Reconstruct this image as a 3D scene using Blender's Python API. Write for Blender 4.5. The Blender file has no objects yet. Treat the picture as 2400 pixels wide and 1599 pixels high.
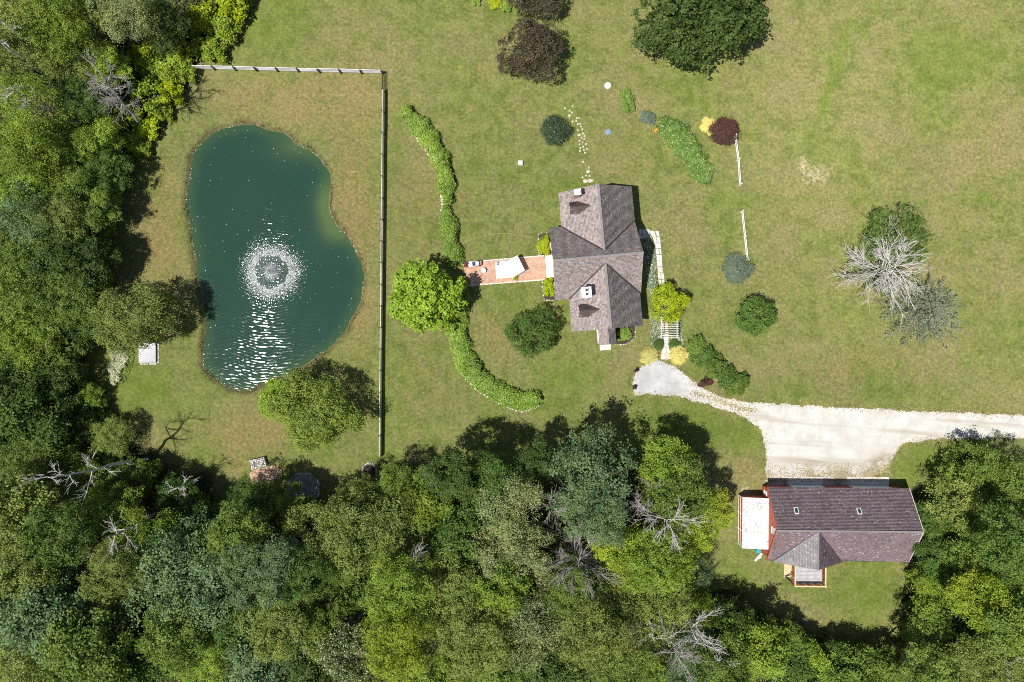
import bpy, math, random
import numpy as np
from mathutils import Vector, Matrix
R = math.radians
scene = bpy.context.scene
COL = scene.collection

# ------------------------------------------------------------------ camera, sky, sun, exposure
CAM_H = 90.0
PXM = 18.0                      # photograph pixels per metre on the ground (2400 px wide)
cam_d = bpy.data.cameras.new('camera')
cam_d.sensor_width = 36.0
cam_d.lens = 36.0 * CAM_H / (2400.0 / PXM)
cam_d.clip_start = 1.0
cam_d.clip_end = 5000.0
cam = bpy.data.objects.new('camera', cam_d)
cam.location = (0, 0, CAM_H)
COL.objects.link(cam)
scene.camera = cam

SUN_EL, SUN_AZ = R(65.3), R(212.5)          # azimuth measured counter-clockwise from +x
SUNV = Vector((math.cos(SUN_EL) * math.cos(SUN_AZ), math.cos(SUN_EL) * math.sin(SUN_AZ), math.sin(SUN_EL)))
world = bpy.data.worlds.new('World')
scene.world = world
world.use_nodes = True
wn = world.node_tree
wn.nodes.clear()
sky = wn.nodes.new('ShaderNodeTexSky')
sky.sky_type = 'NISHITA'
sky.sun_disc = False
sky.sun_elevation = SUN_EL
sky.sun_rotation = math.atan2(SUNV.x, SUNV.y)
bg = wn.nodes.new('ShaderNodeBackground')
bg.inputs['Strength'].default_value = 0.06
wo = wn.nodes.new('ShaderNodeOutputWorld')
wn.links.new(sky.outputs[0], bg.inputs['Color'])
wn.links.new(bg.outputs[0], wo.inputs['Surface'])
sun_d = bpy.data.lights.new('sun', 'SUN')
sun_d.energy = 4.5
sun_d.angle = R(0.53)
sun_d.color = (1.0, 0.955, 0.88)
sun = bpy.data.objects.new('sun', sun_d)
sun.rotation_euler = SUNV.to_track_quat('Z', 'Y').to_euler()
sun.location = (0, 0, 60)
COL.objects.link(sun)
scene.view_settings.view_transform = 'Standard'
scene.view_settings.look = 'None'
scene.view_settings.gamma = 1.0
scene.view_settings.exposure = 0.45
scene.render.engine = 'CYCLES'
scene.cycles.max_bounces = 6
scene.cycles.diffuse_bounces = 3
scene.cycles.transparent_max_bounces = 6
scene.cycles.use_denoising = False
scene.cycles.filter_width = 1.0
scene.cycles.sample_clamp_indirect = 4.0

# ------------------------------------------------------------------ helpers
def G(px, py, h=0.0):
    k = (1.0 - h / CAM_H) / PXM
    return ((px - 1200.0) * k, (800.0 - py) * k)

def G3(px, py, h=0.0, z=None):
    x, y = G(px, py, h)
    return (x, y, h if z is None else z)

def raw_mesh(name, V, F, smooth=False):
    """V (n,3); F list of faces or (m,k) array."""
    me = bpy.data.meshes.new(name)
    V = np.asarray(V, dtype=np.float32)
    if isinstance(F, np.ndarray):
        m, k = F.shape
        me.vertices.add(len(V)); me.vertices.foreach_set('co', V.ravel())
        me.loops.add(m * k); me.loops.foreach_set('vertex_index', F.astype(np.int32).ravel())
        me.polygons.add(m)
        me.polygons.foreach_set('loop_start', np.arange(0, m * k, k, dtype=np.int32))
        me.polygons.foreach_set('loop_total', np.full(m, k, dtype=np.int32))
        me.update(calc_edges=True)
    else:
        me.from_pydata([tuple(v) for v in V], [], F)
        me.update()
    if smooth:
        me.polygons.foreach_set('use_smooth', np.ones(len(me.polygons), dtype=bool))
    return me

def obj(name, me, mat=None, parent=None, loc=(0, 0, 0), rot=(0, 0, 0), scale=(1, 1, 1), kind=None):
    o = bpy.data.objects.new(name, me)
    if mat is not None:
        if len(me.materials) == 0:
            me.materials.append(mat)
        elif me.materials[0] is not mat:
            o.material_slots[0].link = 'OBJECT'
            o.material_slots[0].material = mat
    o.location = loc; o.rotation_euler = rot; o.scale = scale
    COL.objects.link(o)
    if parent is not None: o.parent = parent
    if kind: o['kind'] = kind
    return o

def thing(name, label, cat, loc=(0, 0, 0), rz=0.0, group=None):
    o = bpy.data.objects.new(name, None)
    o.empty_display_size = 0.3
    o.location = loc; o.rotation_euler = (0, 0, rz)
    COL.objects.link(o)
    return tag(o, label, cat, group)

def tag(o, label, cat=None, group=None, kind=None):
    o['label'] = label
    if cat: o['category'] = cat
    if group: o['group'] = group
    if kind: o['kind'] = kind
    return o

class MB:
    """collects shapes into one mesh"""
    def __init__(s): s.v = []; s.f = []
    def add(s, V, F):
        n = len(s.v); s.v.extend([tuple(map(float, p)) for p in V]); s.f.extend([[i + n for i in q] for q in F]); return s
    def box(s, x0, x1, y0, y1, z0, z1):
        return s.add([(x0, y0, z0), (x1, y0, z0), (x1, y1, z0), (x0, y1, z0), (x0, y0, z1), (x1, y0, z1), (x1, y1, z1), (x0, y1, z1)],
                     [[0, 3, 2, 1], [4, 5, 6, 7], [0, 1, 5, 4], [1, 2, 6, 5], [2, 3, 7, 6], [3, 0, 4, 7]])
    def prism(s, poly, z0, z1, inset=0.0):
        n = len(poly)
        c = np.mean(np.array(poly), axis=0)
        top = [(p[0] + (c[0] - p[0]) * inset, p[1] + (c[1] - p[1]) * inset) for p in poly]
        V = [(p[0], p[1], z0) for p in poly] + [(p[0], p[1], z1) for p in top]
        F = [[i, (i + 1) % n, n + (i + 1) % n, n + i] for i in range(n)] + [list(range(n, 2 * n)), list(range(n))[::-1]]
        return s.add(V, F)
    def slab(s, pts, t):
        """planar 3d polygon extruded down along its normal"""
        P = [Vector(p) for p in pts]
        nrm = Vector((0, 0, 0))
        for i in range(len(P)):
            nrm += P[i].cross(P[(i + 1) % len(P)])
        nrm.normalize()
        if nrm.z < 0: P = P[::-1]; nrm = -nrm
        n = len(P)
        V = P + [p - nrm * t for p in P]
        F = [list(range(n)), list(range(n, 2 * n))[::-1]] + [[(i + 1) % n, i, n + i, n + (i + 1) % n] for i in range(n)]
        return s.add(V, F)
    def cyl(s, c, r0, r1, z0, z1, n=14):
        A = [2 * math.pi * i / n for i in range(n)]
        V = [(c[0] + r0 * math.cos(a), c[1] + r0 * math.sin(a), z0) for a in A] + [(c[0] + r1 * math.cos(a), c[1] + r1 * math.sin(a), z1) for a in A]
        F = [[i, (i + 1) % n, n + (i + 1) % n, n + i] for i in range(n)] + [list(range(n, 2 * n)), list(range(n))[::-1]]
        return s.add(V, F)
    def bar(s, p, q, w, t=None):
        """square bar from p to q"""
        p = Vector(p); q = Vector(q); d = (q - p).normalized()
        a = d.cross(Vector((0, 0, 1)))
        if a.length < 1e-3: a = Vector((1, 0, 0))
        a.normalize(); b = a.cross(d).normalized()
        a = a * w / 2; b = b * (t or w) / 2
        V = [p - a - b, p + a - b, p + a + b, p - a + b, q - a - b, q + a - b, q + a + b, q - a + b]
        return s.add(V, [[3, 2, 1, 0], [4, 5, 6, 7], [0, 1, 5, 4], [1, 2, 6, 5], [2, 3, 7, 6], [3, 0, 4, 7]])
    def mesh(s, name, smooth=False): return raw_mesh(name, s.v, s.f, smooth)
    def build(s, name, mat, parent=None, smooth=False, **k): return obj(name, s.mesh(name, smooth), mat, parent, **k)

def norm(a): return a / (np.linalg.norm(a, axis=-1, keepdims=True) + 1e-9)

def leaf_faces(P, N, size, rng, aspect=0.62, fold=0.12):
    """one folded diamond per point"""
    n = len(P)
    t = norm(np.cross(N, rng.normal(size=(n, 3))))
    b = np.cross(N, t)
    s = np.asarray(size).reshape(-1, 1) if np.ndim(size) else np.full((n, 1), size)
    s = s * rng.uniform(0.7, 1.25, size=(n, 1))
    V = np.empty((n, 4, 3))
    V[:, 0] = P + t * s * 0.5
    V[:, 1] = P + b * s * 0.5 * aspect + N * s * fold
    V[:, 2] = P - t * s * 0.5
    V[:, 3] = P - b * s * 0.5 * aspect + N * s * fold
    F = np.arange(n * 4).reshape(n, 4)
    return V.reshape(-1, 3), F

def seg_tubes(S, sides=5):
    """S: rows (x0,y0,z0,r0,x1,y1,z1,r1) -> tapered tubes"""
    S = np.asarray(S, float)
    p, r0, q, r1 = S[:, 0:3], S[:, 3], S[:, 4:7], S[:, 7]
    d = norm(q - p)
    ref = np.where(np.abs(d[:, 2:3]) > 0.9, np.array([[1., 0, 0]]), np.array([[0, 0, 1.]]))
    a = norm(np.cross(d, ref)); b = np.cross(d, a)
    n = len(S)
    V = np.empty((n, 2 * sides, 3))
    for i in range(sides):
        an = 2 * math.pi * i / sides
        o = a * math.cos(an) + b * math.sin(an)
        V[:, i] = p + o * r0[:, None]
        V[:, sides + i] = q + o * r1[:, None]
    base = (np.arange(n) * 2 * sides)[:, None]
    F = np.concatenate([base + np.array([i, sides + i, sides + (i + 1) % sides, (i + 1) % sides]) for i in range(sides)], axis=0)
    return V.reshape(-1, 3), F

def poly_sd(P, poly):
    """signed distance of points (n,2) to polygon, negative inside"""
    P = np.asarray(P, float); A = np.asarray(poly, float); B = np.roll(A, -1, axis=0)
    best = np.full(len(P), 1e18); inside = np.zeros(len(P), bool)
    for a, b in zip(A, B):
        e = b - a; w = P - a
        t = np.clip((w @ e) / (e @ e + 1e-12), 0, 1)
        dd = w - t[:, None] * e
        best = np.minimum(best, (dd ** 2).sum(1))
        c = ((a[1] <= P[:, 1]) & (b[1] > P[:, 1])) | ((b[1] <= P[:, 1]) & (a[1] > P[:, 1]))
        xi = a[0] + (P[:, 1] - a[1]) / (b[1] - a[1] + 1e-12) * e[0]
        inside ^= c & (P[:, 0] < xi)
    d = np.sqrt(best)
    return np.where(inside, -d, d)

def vnoise(P, scale, seed):
    """cheap smooth 2-d noise in 0..1"""
    r = np.random.default_rng(seed)
    x = P[:, 0] / scale; y = P[:, 1] / scale
    v = np.zeros(len(P))
    for k in range(7):
        a = r.uniform(0, 2 * math.pi); f = r.uniform(0.6, 1.7); ph = r.uniform(0, 6.28)
        v += np.sin((x * math.cos(a) + y * math.sin(a)) * f * 2.2 + ph + 0.7 * np.sin((x * math.sin(a) - y * math.cos(a)) * f * 1.3 + ph * 2))
    return np.clip(0.5 + v / 7.5, 0, 1)

def resample(poly, step, closed=True):
    P = [np.array(p, float) for p in poly]
    if closed: P = P + [P[0]]
    out = []
    for a, b in zip(P[:-1], P[1:]):
        n = max(1, int(np.linalg.norm(b - a) / step))
        for i in range(n): out.append(a + (b - a) * i / n)
    if not closed: out.append(P[-1])
    return np.array(out)

def smooth_poly(poly, n=6, closed=True):
    """Catmull-Rom"""
    P = [np.array(p, float) for p in poly]; m = len(P); out = []
    for i in range(m if closed else m - 1):
        if closed: p0, p1, p2, p3 = P[(i - 1) % m], P[i], P[(i + 1) % m], P[(i + 2) % m]
        else: p0, p1, p2, p3 = P[max(i - 1, 0)], P[i], P[i + 1], P[min(i + 2, m - 1)]
        for k in range(n):
            t = k / n
            out.append(0.5 * ((2 * p1) + (p2 - p0) * t + (2 * p0 - 5 * p1 + 4 * p2 - p3) * t * t + (3 * p1 - p0 - 3 * p2 + p3) * t ** 3))
    if not closed: out.append(P[-1])
    return np.array(out)

# ------------------------------------------------------------------ materials
MATS = {}
class NT:
    def __init__(s, name):
        s.m = bpy.data.materials.new(name); s.m.use_nodes = True
        s.t = s.m.node_tree; s.t.nodes.clear()
        s.out = s.t.nodes.new('ShaderNodeOutputMaterial')
    def n(s, typ, **kw):
        nd = s.t.nodes.new('ShaderNode' + typ)
        for k, v in kw.items():
            if k in nd.inputs: nd.inputs[k].default_value = v
            else: setattr(nd, k, v)
        return nd
    def l(s, a, b): s.t.links.new(a, b)
    def val(s, x, sock):
        if isinstance(x, (int, float)): sock.default_value = x
        else: s.l(x, sock)
    def math(s, op, a, b=0.0, clamp=False):
        nd = s.n('Math', operation=op, use_clamp=clamp)
        s.val(a, nd.inputs[0]); s.val(b, nd.inputs[1])
        return nd.outputs[0]
    def mix(s, f, a, b, blend='MIX'):
        nd = s.n('Mix', data_type='RGBA', blend_type=blend)
        s.val(f, nd.inputs[0])
        for x, i in ((a, 6), (b, 7)):
            if isinstance(x, tuple): nd.inputs[i].default_value = (*x[:3], 1)
            else: s.l(x, nd.inputs[i])
        return nd.outputs[2]
    def noise(s, scale, detail=3, rough=0.55, vec=None, sc3=None, rot=0.0):
        nd = s.n('TexNoise', Scale=scale, Detail=detail, Roughness=rough)
        if vec is None: vec = s.pos()
        if sc3 or rot:
            for key, v in (('Rotation', (0, 0, rot)), ('Scale', sc3 or (1, 1, 1))):      # turn first, then stretch
                mp = s.n('Mapping'); s.l(vec, mp.inputs[0]); mp.inputs[key].default_value = v; vec = mp.outputs[0]
        s.l(vec, nd.inputs['Vector'])
        return nd.outputs['Fac']
    def pos(s):
        if not hasattr(s, '_p'): s._p = s.n('NewGeometry')
        return s._p.outputs['Position']
    def island(s):
        s.pos(); return s._p.outputs['Random Per Island']
    def ramp(s, f, a, b):
        nd = s.n('MapRange', interpolation_type='SMOOTHSTEP'); nd.clamp = True
        s.l(f, nd.inputs[0]); nd.inputs[1].default_value = a; nd.inputs[2].default_value = b
        return nd.outputs[0]
    def attr(s, name):
        return s.n('Attribute', attribute_name=name).outputs['Fac']
    def princ(s, col, rough=0.7, spec=0.3, bump=None, bstr=0.3, bdist=0.05, metal=0.0):
        p = s.n('BsdfPrincipled', Roughness=0.7)
        if isinstance(col, tuple): p.inputs['Base Color'].default_value = (*col[:3], 1)
        else: s.l(col, p.inputs['Base Color'])
        s.val(rough, p.inputs['Roughness'])
        p.inputs['Specular IOR Level'].default_value = spec
        p.inputs['Metallic'].default_value = metal
        if bump is not None:
            b = s.n('Bump', Strength=bstr, Distance=bdist); s.l(bump, b.inputs['Height']); s.l(b.outputs[0], p.inputs['Normal'])
        return p
    def done(s, sh):
        s.l(sh.outputs[0] if hasattr(sh, 'outputs') else sh, s.out.inputs['Surface']); MATS[s.m.name] = s.m
        return s.m

def mat_simple(name, col, rough=0.7, spec=0.3, var=0.18, nscale=3.0, island=0.0, metal=0.0, bump=0.25):
    t = NT(name)
    nz = t.noise(nscale, 4, 0.65)
    dark = tuple(c * (1 - var) for c in col); lite = tuple(min(1, c * (1 + var)) for c in col)
    c = t.mix(t.ramp(nz, 0.3, 0.7), dark, lite)
    if island > 0:
        k = t.math('ADD', t.math('MULTIPLY', t.island(), 2 * island), 1 - island)
        cc = t.n('CombineColor'); t.l(k, cc.inputs[0]); t.l(k, cc.inputs[1]); t.l(k, cc.inputs[2])
        c = t.mix(1.0, c, cc.outputs[0], 'MULTIPLY')
    return t.done(t.princ(c, rough, spec, nz, bump, 0.02, metal))

def mat_leaf(name, a, b, trans=0.24, third=None, rough=0.5, spec=0.22):
    """leaf colours between a and b, chosen leaf by leaf and a little tree by tree"""
    t = NT(name)
    isl = t.island()
    c = t.mix(isl, a, b)
    if third:
        c = t.mix(t.math('GREATER_THAN', t.math('FRACT', t.math('MULTIPLY', isl, 37.7)), 1 - third[1]), c, third[0])
    oi = t.n('ObjectInfo').outputs['Random']
    big = t.noise(0.55, 2, 0.5)
    hue = t.noise(0.28, 2, 0.5)
    c = t.mix(t.math('MULTIPLY', t.ramp(hue, 0.42, 0.7), 0.5), c, t.mix(1.0, c, (1.35, 1.12, 0.9), 'MULTIPLY'))
    k = t.math('ADD', t.math('ADD', t.math('MULTIPLY', oi, 0.36), 0.5), t.math('MULTIPLY', big, 0.64))
    cc = t.n('CombineColor'); t.l(k, cc.inputs[0]); t.l(k, cc.inputs[1]); t.l(k, cc.inputs[2])
    c = t.mix(1.0, c, cc.outputs[0], 'MULTIPLY')
    p = t.princ(c, rough, spec)
    tr = t.n('BsdfTranslucent')
    t.l(t.mix(1.0, c, (1.25, 1.2, 0.55), 'MULTIPLY'), tr.inputs[0])
    mx = t.n('MixShader'); mx.inputs[0].default_value = trans
    t.l(p.outputs[0], mx.inputs[1]); t.l(tr.outputs[0], mx.inputs[2])
    return t.done(mx)

LEAF = {
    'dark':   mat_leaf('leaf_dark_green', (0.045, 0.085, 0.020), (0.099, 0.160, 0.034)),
    'deep':   mat_leaf('leaf_deep_green', (0.058, 0.122, 0.023), (0.130, 0.223, 0.044)),
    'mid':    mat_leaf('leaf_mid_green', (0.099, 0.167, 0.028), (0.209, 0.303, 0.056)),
    'bright': mat_leaf('leaf_bright_green', (0.143, 0.235, 0.027), (0.284, 0.408, 0.056)),
    'yellow': mat_leaf('leaf_yellow_green', (0.180, 0.265, 0.023), (0.329, 0.421, 0.044)),
    'gold':   mat_leaf('leaf_gold_green', (0.23, 0.32, 0.01), (0.38, 0.45, 0.016)),
    'olive':  mat_leaf('leaf_olive_green', (0.130, 0.183, 0.040), (0.271, 0.345, 0.085)),
    'blue':   mat_leaf('leaf_blue_green', (0.082, 0.147, 0.062), (0.182, 0.279, 0.125)),
    'lime':   mat_leaf('leaf_lime_green', (0.166, 0.285, 0.022), (0.304, 0.460, 0.048)),
    'sunolive': mat_leaf('leaf_sunlit_olive', (0.175, 0.263, 0.041), (0.331, 0.452, 0.090)),
    'pale':   mat_leaf('leaf_pale_green', (0.180, 0.231, 0.086), (0.351, 0.415, 0.181)),
    'brown':  mat_leaf('leaf_bronze', (0.085, 0.064, 0.046), (0.170, 0.130, 0.098), third=((0.05, 0.075, 0.025), 0.22)),
    'purple': mat_leaf('leaf_dark_purple', (0.072, 0.032, 0.029), (0.138, 0.067, 0.055)),
    'lemon':  mat_leaf('leaf_lemon', (0.6, 0.56, 0.14), (0.82, 0.77, 0.32), trans=0.2),
    'holly':  mat_leaf('leaf_holly', (0.026, 0.061, 0.026), (0.102, 0.145, 0.072), rough=0.35),
    'spruce': mat_leaf('needle_grey_green', (0.150, 0.190, 0.120), (0.290, 0.330, 0.225), trans=0.1),
    'sage':   mat_leaf('leaf_sage', (0.110, 0.160, 0.110), (0.200, 0.260, 0.180)),
    'hosta':  mat_leaf('leaf_hosta', (0.130, 0.210, 0.150), (0.300, 0.400, 0.280), third=((0.6, 0.65, 0.5), 0.25)),
    'hedge':  mat_leaf('leaf_hedge', (0.134, 0.256, 0.034), (0.305, 0.451, 0.073), third=((0.45, 0.5, 0.3), 0.05)),
    'bed':    mat_leaf('leaf_bed', (0.091, 0.189, 0.034), (0.207, 0.329, 0.067), third=((0.5, 0.55, 0.42), 0.06)),
    'cream':  mat_leaf('leaf_cream_grass', (0.42, 0.45, 0.28), (0.62, 0.64, 0.45), trans=0.15),
    'flower': mat_leaf('leaf_flowering', (0.080, 0.136, 0.040), (0.128, 0.187, 0.048), third=((0.5, 0.5, 0.33), 0.22)),
    'red':    mat_leaf('petal_red', (0.25, 0.05, 0.07), (0.45, 0.12, 0.16), third=((0.05, 0.09, 0.03), 0.3)),
}
BARK = mat_simple('bark_grey_brown', (0.115, 0.095, 0.075), 0.9, 0.1, 0.4, 6.0)
DEADW = mat_simple('dead_wood_silver', (0.50, 0.475, 0.45), 0.85, 0.15, 0.2, 4.0)
DEADS = mat_simple('dead_wood_fine', (0.60, 0.57, 0.54), 0.85, 0.15, 0.2, 4.0)
DEADG = mat_simple('dead_wood_grey', (0.33, 0.305, 0.285), 0.85, 0.15, 0.25, 4.0)

def mat_ground():
    t = NT('lawn_grass')
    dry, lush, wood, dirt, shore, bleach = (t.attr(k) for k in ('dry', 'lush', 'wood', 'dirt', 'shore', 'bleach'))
    big = t.noise(0.10, 4, 0.6)
    mid = t.noise(0.55, 4, 0.65)
    str1 = t.noise(1.0, 4, 0.65, sc3=(0.05, 1.3, 1), rot=R(33))
    str2 = t.noise(1.0, 4, 0.65, sc3=(1.5, 0.05, 1), rot=R(2))
    str3 = t.noise(1.0, 4, 0.6, sc3=(0.06, 1.0, 1), rot=R(-64))
    tuft = t.noise(2.2, 6, 0.8)
    fine = t.noise(5.5, 4, 0.85)
    d = t.math('ADD', dry, t.math('MULTIPLY', t.math('SUBTRACT', big, 0.5), 1.9))
    d = t.math('ADD', d, t.math('MULTIPLY', t.math('SUBTRACT', mid, 0.5), 0.55))
    d = t.math('ADD', d, t.math('MULTIPLY', t.math('SUBTRACT', str1, 0.5), 0.95))
    d = t.math('ADD', d, t.math('MULTIPLY', t.math('SUBTRACT', str2, 0.5), t.math('MULTIPLY', t.math('SUBTRACT', 1.0, t.math('MULTIPLY', bleach, 2.2), True), 0.8)))
    d = t.math('ADD', d, t.math('MULTIPLY', t.math('SUBTRACT', str3, 0.5), 0.7))
    d = t.math('ADD', d, t.math('MULTIPLY', t.math('SUBTRACT', tuft, 0.5), 0.75))
    d = t.math('SUBTRACT', d, t.math('MULTIPLY', lush, 0.5))
    f = t.ramp(d, 0.0, 1.0)
    green = t.mix(t.ramp(mid, 0.3, 0.7), (0.088, 0.122, 0.023), (0.160, 0.192, 0.045))
    green = t.mix(t.math('MULTIPLY', lush, 0.75), green, (0.105, 0.155, 0.022))
    tan = t.mix(t.ramp(tuft, 0.3, 0.72), t.mix(t.ramp(dry, 0.45, 0.75), (0.152, 0.142, 0.056), (0.160, 0.128, 0.048)), t.mix(t.ramp(dry, 0.45, 0.75), (0.238, 0.214, 0.094), (0.262, 0.218, 0.090)))
    c = t.mix(f, green, tan)
    weed = t.noise(0.42, 4, 0.7, rot=0.7)
    c = t.mix(t.math('MULTIPLY', t.ramp(weed, 0.56, 0.68), 0.38), c, (0.095, 0.150, 0.040))
    pale = t.ramp(t.math('ADD', dirt, t.math('MULTIPLY', t.math('SUBTRACT', tuft, 0.5), 1.0)), 0.45, 0.9)
    c = t.mix(pale, c, (0.44, 0.38, 0.24))
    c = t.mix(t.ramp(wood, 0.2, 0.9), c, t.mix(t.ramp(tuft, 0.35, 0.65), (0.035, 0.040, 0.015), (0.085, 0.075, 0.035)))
    c = t.mix(shore, c, t.mix(tuft, (0.05, 0.045, 0.025), (0.16, 0.13, 0.07)))
    c = t.mix(t.math('MULTIPLY', bleach, 0.9), c, t.mix(1.0, c, (1.50, 1.38, 1.55), 'MULTIPLY'))
    c = t.mix(t.math('MULTIPLY', t.ramp(t.math('ADD', t.math('MULTIPLY', str1, .6), t.math('MULTIPLY', str3, .4)), 0.50, 0.62), 0.50), c, t.mix(1.0, c, (0.62, 0.70, 0.62), 'MULTIPLY'))
    grain = t.ramp(t.noise(2.7, 3, 0.75), 0.30, 0.70)
    k = t.math('ADD', t.math('ADD', t.math('MULTIPLY', fine, 1.3), t.math('MULTIPLY', grain, 0.42)), 0.10)
    cc = t.n('CombineColor'); [t.l(k, cc.inputs[i]) for i in range(3)]
    c = t.mix(1.0, c, cc.outputs[0], 'MULTIPLY')
    h = t.math('ADD', t.math('MULTIPLY', tuft, 0.6), t.math('MULTIPLY', fine, 0.5))
    return t.done(t.princ(c, 0.9, 0.12, h, 0.9, 0.10))

def mat_gravel():
    t = NT('pale_gravel')
    sx = t.n('SeparateXYZ'); t.l(t.pos(), sx.inputs[0])
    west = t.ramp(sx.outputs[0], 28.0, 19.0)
    mid = t.noise(0.5, 5, 0.65); fine = t.noise(7.0, 4, 0.8)
    rut = t.noise(0.8, 3, 0.55, sc3=(0.05, 0.9, 1), rot=R(5))
    c = t.mix(t.ramp(mid, 0.3, 0.72), (0.46, 0.445, 0.405), (0.60, 0.585, 0.555))
    c = t.mix(t.ramp(rut, 0.50, 0.74), c, (0.37, 0.335, 0.275))
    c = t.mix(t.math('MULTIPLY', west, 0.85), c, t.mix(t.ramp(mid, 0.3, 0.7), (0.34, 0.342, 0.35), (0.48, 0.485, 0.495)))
    barn = t.ramp(sx.outputs[1], -14.5, -17.6)
    barn = t.math('ADD', barn, t.math('MULTIPLY', t.ramp(sx.outputs[0], 44.5, 49.0), t.ramp(sx.outputs[1], -12.5, -16.0)), True)
    wear = t.math('MULTIPLY', barn, t.ramp(t.math('ADD', mid, t.math('MULTIPLY', t.math('SUBTRACT', fine, .5), .5)), 0.42, 0.58))
    c = t.mix(t.math('MULTIPLY', wear, 0.85), c, (0.25, 0.20, 0.12))
    k = t.math('ADD', t.math('MULTIPLY', fine, 0.5), 0.73)
    cc = t.n('CombineColor'); [t.l(k, cc.inputs[i]) for i in range(3)]
    c = t.mix(1.0, c, cc.outputs[0], 'MULTIPLY')
    return t.done(t.princ(c, 0.9, 0.15, fine, 0.7, 0.05))

def mat_slate(name, a, b, c3, pale=0.05):
    t = NT(name)
    isl = t.island()
    c = t.mix(isl, a, b)
    r2 = t.math('FRACT', t.math('MULTIPLY', isl, 53.3))
    c = t.mix(t.ramp(r2, 0.55, 0.95), c, c3)
    r3 = t.math('FRACT', t.math('MULTIPLY', isl, 131.7))
    c = t.mix(t.math('MULTIPLY', t.math('GREATER_THAN', r3, 1 - pale), 0.7), c, (0.44, 0.41, 0.40))
    nz = t.noise(0.7, 4, 0.6); fine = t.noise(9, 3, 0.7)
    k = t.math('ADD', t.math('MULTIPLY', nz, 0.75), t.math('ADD', t.math('MULTIPLY', fine, 0.25), 0.5))
    cc = t.n('CombineColor'); [t.l(k, cc.inputs[i]) for i in range(3)]
    c = t.mix(1.0, c, cc.outputs[0], 'MULTIPLY')
    return t.done(t.princ(c, 0.62, 0.35, fine, 0.2, 0.01))

M_GROUND = mat_ground()
M_GRAVEL = mat_gravel()
M_SLATE_H = mat_slate('slate_house', (0.190, 0.165, 0.165), (0.400, 0.355, 0.350), (0.375, 0.275, 0.240), 0.05)
M_SLATE_B = mat_slate('slate_barn', (0.150, 0.115, 0.135), (0.270, 0.210, 0.238), (0.275, 0.180, 0.180), 0.035)
M_SLATE_SHEEN = mat_slate('slate_barn_sheen', (0.200, 0.192, 0.205), (0.300, 0.290, 0.305), (0.250, 0.240, 0.250), 0.05)  # barn slate with the west slope's sheen painted in as paler grey
M_SLATE_D = mat_slate('slate_dormer', (0.105, 0.085, 0.078), (0.185, 0.150, 0.140), (0.20, 0.14, 0.12), 0.02)
M_RIDGE = mat_simple('ridge_metal_grey', (0.20, 0.185, 0.18), 0.5, 0.4, 0.15)
M_VALLEY = mat_simple('valley_flashing_dark', (0.045, 0.04, 0.04), 0.6, 0.3)
M_WHITE = mat_simple('white_paint', (0.78, 0.77, 0.74), 0.55, 0.35, 0.06)
M_CLAP = mat_simple('cream_clapboard', (0.62, 0.60, 0.54), 0.65, 0.3, 0.08)
M_RED = mat_simple('barn_red_paint', (0.46, 0.115, 0.065), 0.7, 0.25, 0.2, 2.5)
M_REDWOOD = mat_simple('redwood_stain', (0.33, 0.105, 0.065), 0.7, 0.25, 0.25, 3.0)
M_TANWOOD = mat_simple('tan_wood', (0.60, 0.45, 0.27), 0.75, 0.25, 0.2, 3.0)
M_GREYWOOD = mat_simple('weathered_grey_wood', (0.62, 0.60, 0.57), 0.85, 0.2, 0.2, 4.0, island=0.08)
M_PALEWOOD = mat_simple('pale_cedar', (0.62, 0.58, 0.50), 0.8, 0.2, 0.15, 4.0)
M_POST = mat_simple('dark_post_wood', (0.075, 0.06, 0.05), 0.9, 0.15, 0.3, 5.0)
M_DECK = mat_simple('grey_deck_boards', (0.40, 0.40, 0.42), 0.7, 0.3, 0.14, 2.0)
M_CONC = mat_simple('concrete_pale', (0.55, 0.53, 0.50), 0.85, 0.2, 0.12, 1.5)
M_FLAG = mat_simple('flagstone_pale', (0.60, 0.545, 0.48), 0.8, 0.25, 0.18, 1.6, island=0.14)
M_STONE = mat_simple('field_stone', (0.42, 0.40, 0.37), 0.85, 0.2, 0.3, 3.0, island=0.35)
M_STONED = mat_simple('dark_field_stone', (0.17, 0.16, 0.15), 0.8, 0.25, 0.3, 3.0, island=0.4)
M_SOIL = mat_simple('dark_soil', (0.06, 0.045, 0.032), 0.95, 0.1, 0.4, 4.0)
M_GLASS = mat_simple('dark_window_glass', (0.02, 0.05, 0.06), 0.12, 0.5, 0.1, bump=0.0)
M_BRICK = mat_simple('pink_patio_brick', (0.60, 0.375, 0.275), 0.85, 0.2, 0.16, 1.2, island=0.16)
M_MORTAR = mat_simple('sandy_joint', (0.42, 0.32, 0.24), 0.95, 0.1, 0.15)
M_CHBRICK = mat_simple('chimney_brick', (0.50, 0.36, 0.30), 0.85, 0.2, 0.2, 4.0, island=0.15)
M_BLACK = mat_simple('black_metal', (0.02, 0.02, 0.022), 0.5, 0.4, 0.1)
M_NAVY = mat_simple('navy_cushion', (0.035, 0.045, 0.12), 0.8, 0.2, 0.15)
M_CANVAS = mat_simple('white_canvas', (0.74, 0.735, 0.73), 0.8, 0.2, 0.03, bump=0.05)
M_RUG = mat_simple('white_rug', (0.50, 0.515, 0.53), 0.9, 0.1, 0.04, bump=0.05)
M_RUGB = mat_simple('pale_rug_border', (0.60, 0.57, 0.54), 0.9, 0.1, 0.04, bump=0.05)
M_CYAN = mat_simple('cyan_plastic', (0.03, 0.33, 0.45), 0.4, 0.4, 0.08)
M_BLUE = mat_simple('blue_plastic', (0.19, 0.28, 0.42), 0.5, 0.35, 0.08)
M_TERRA = mat_simple('dark_clay_pot', (0.10, 0.07, 0.06), 0.8, 0.25, 0.2)
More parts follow.
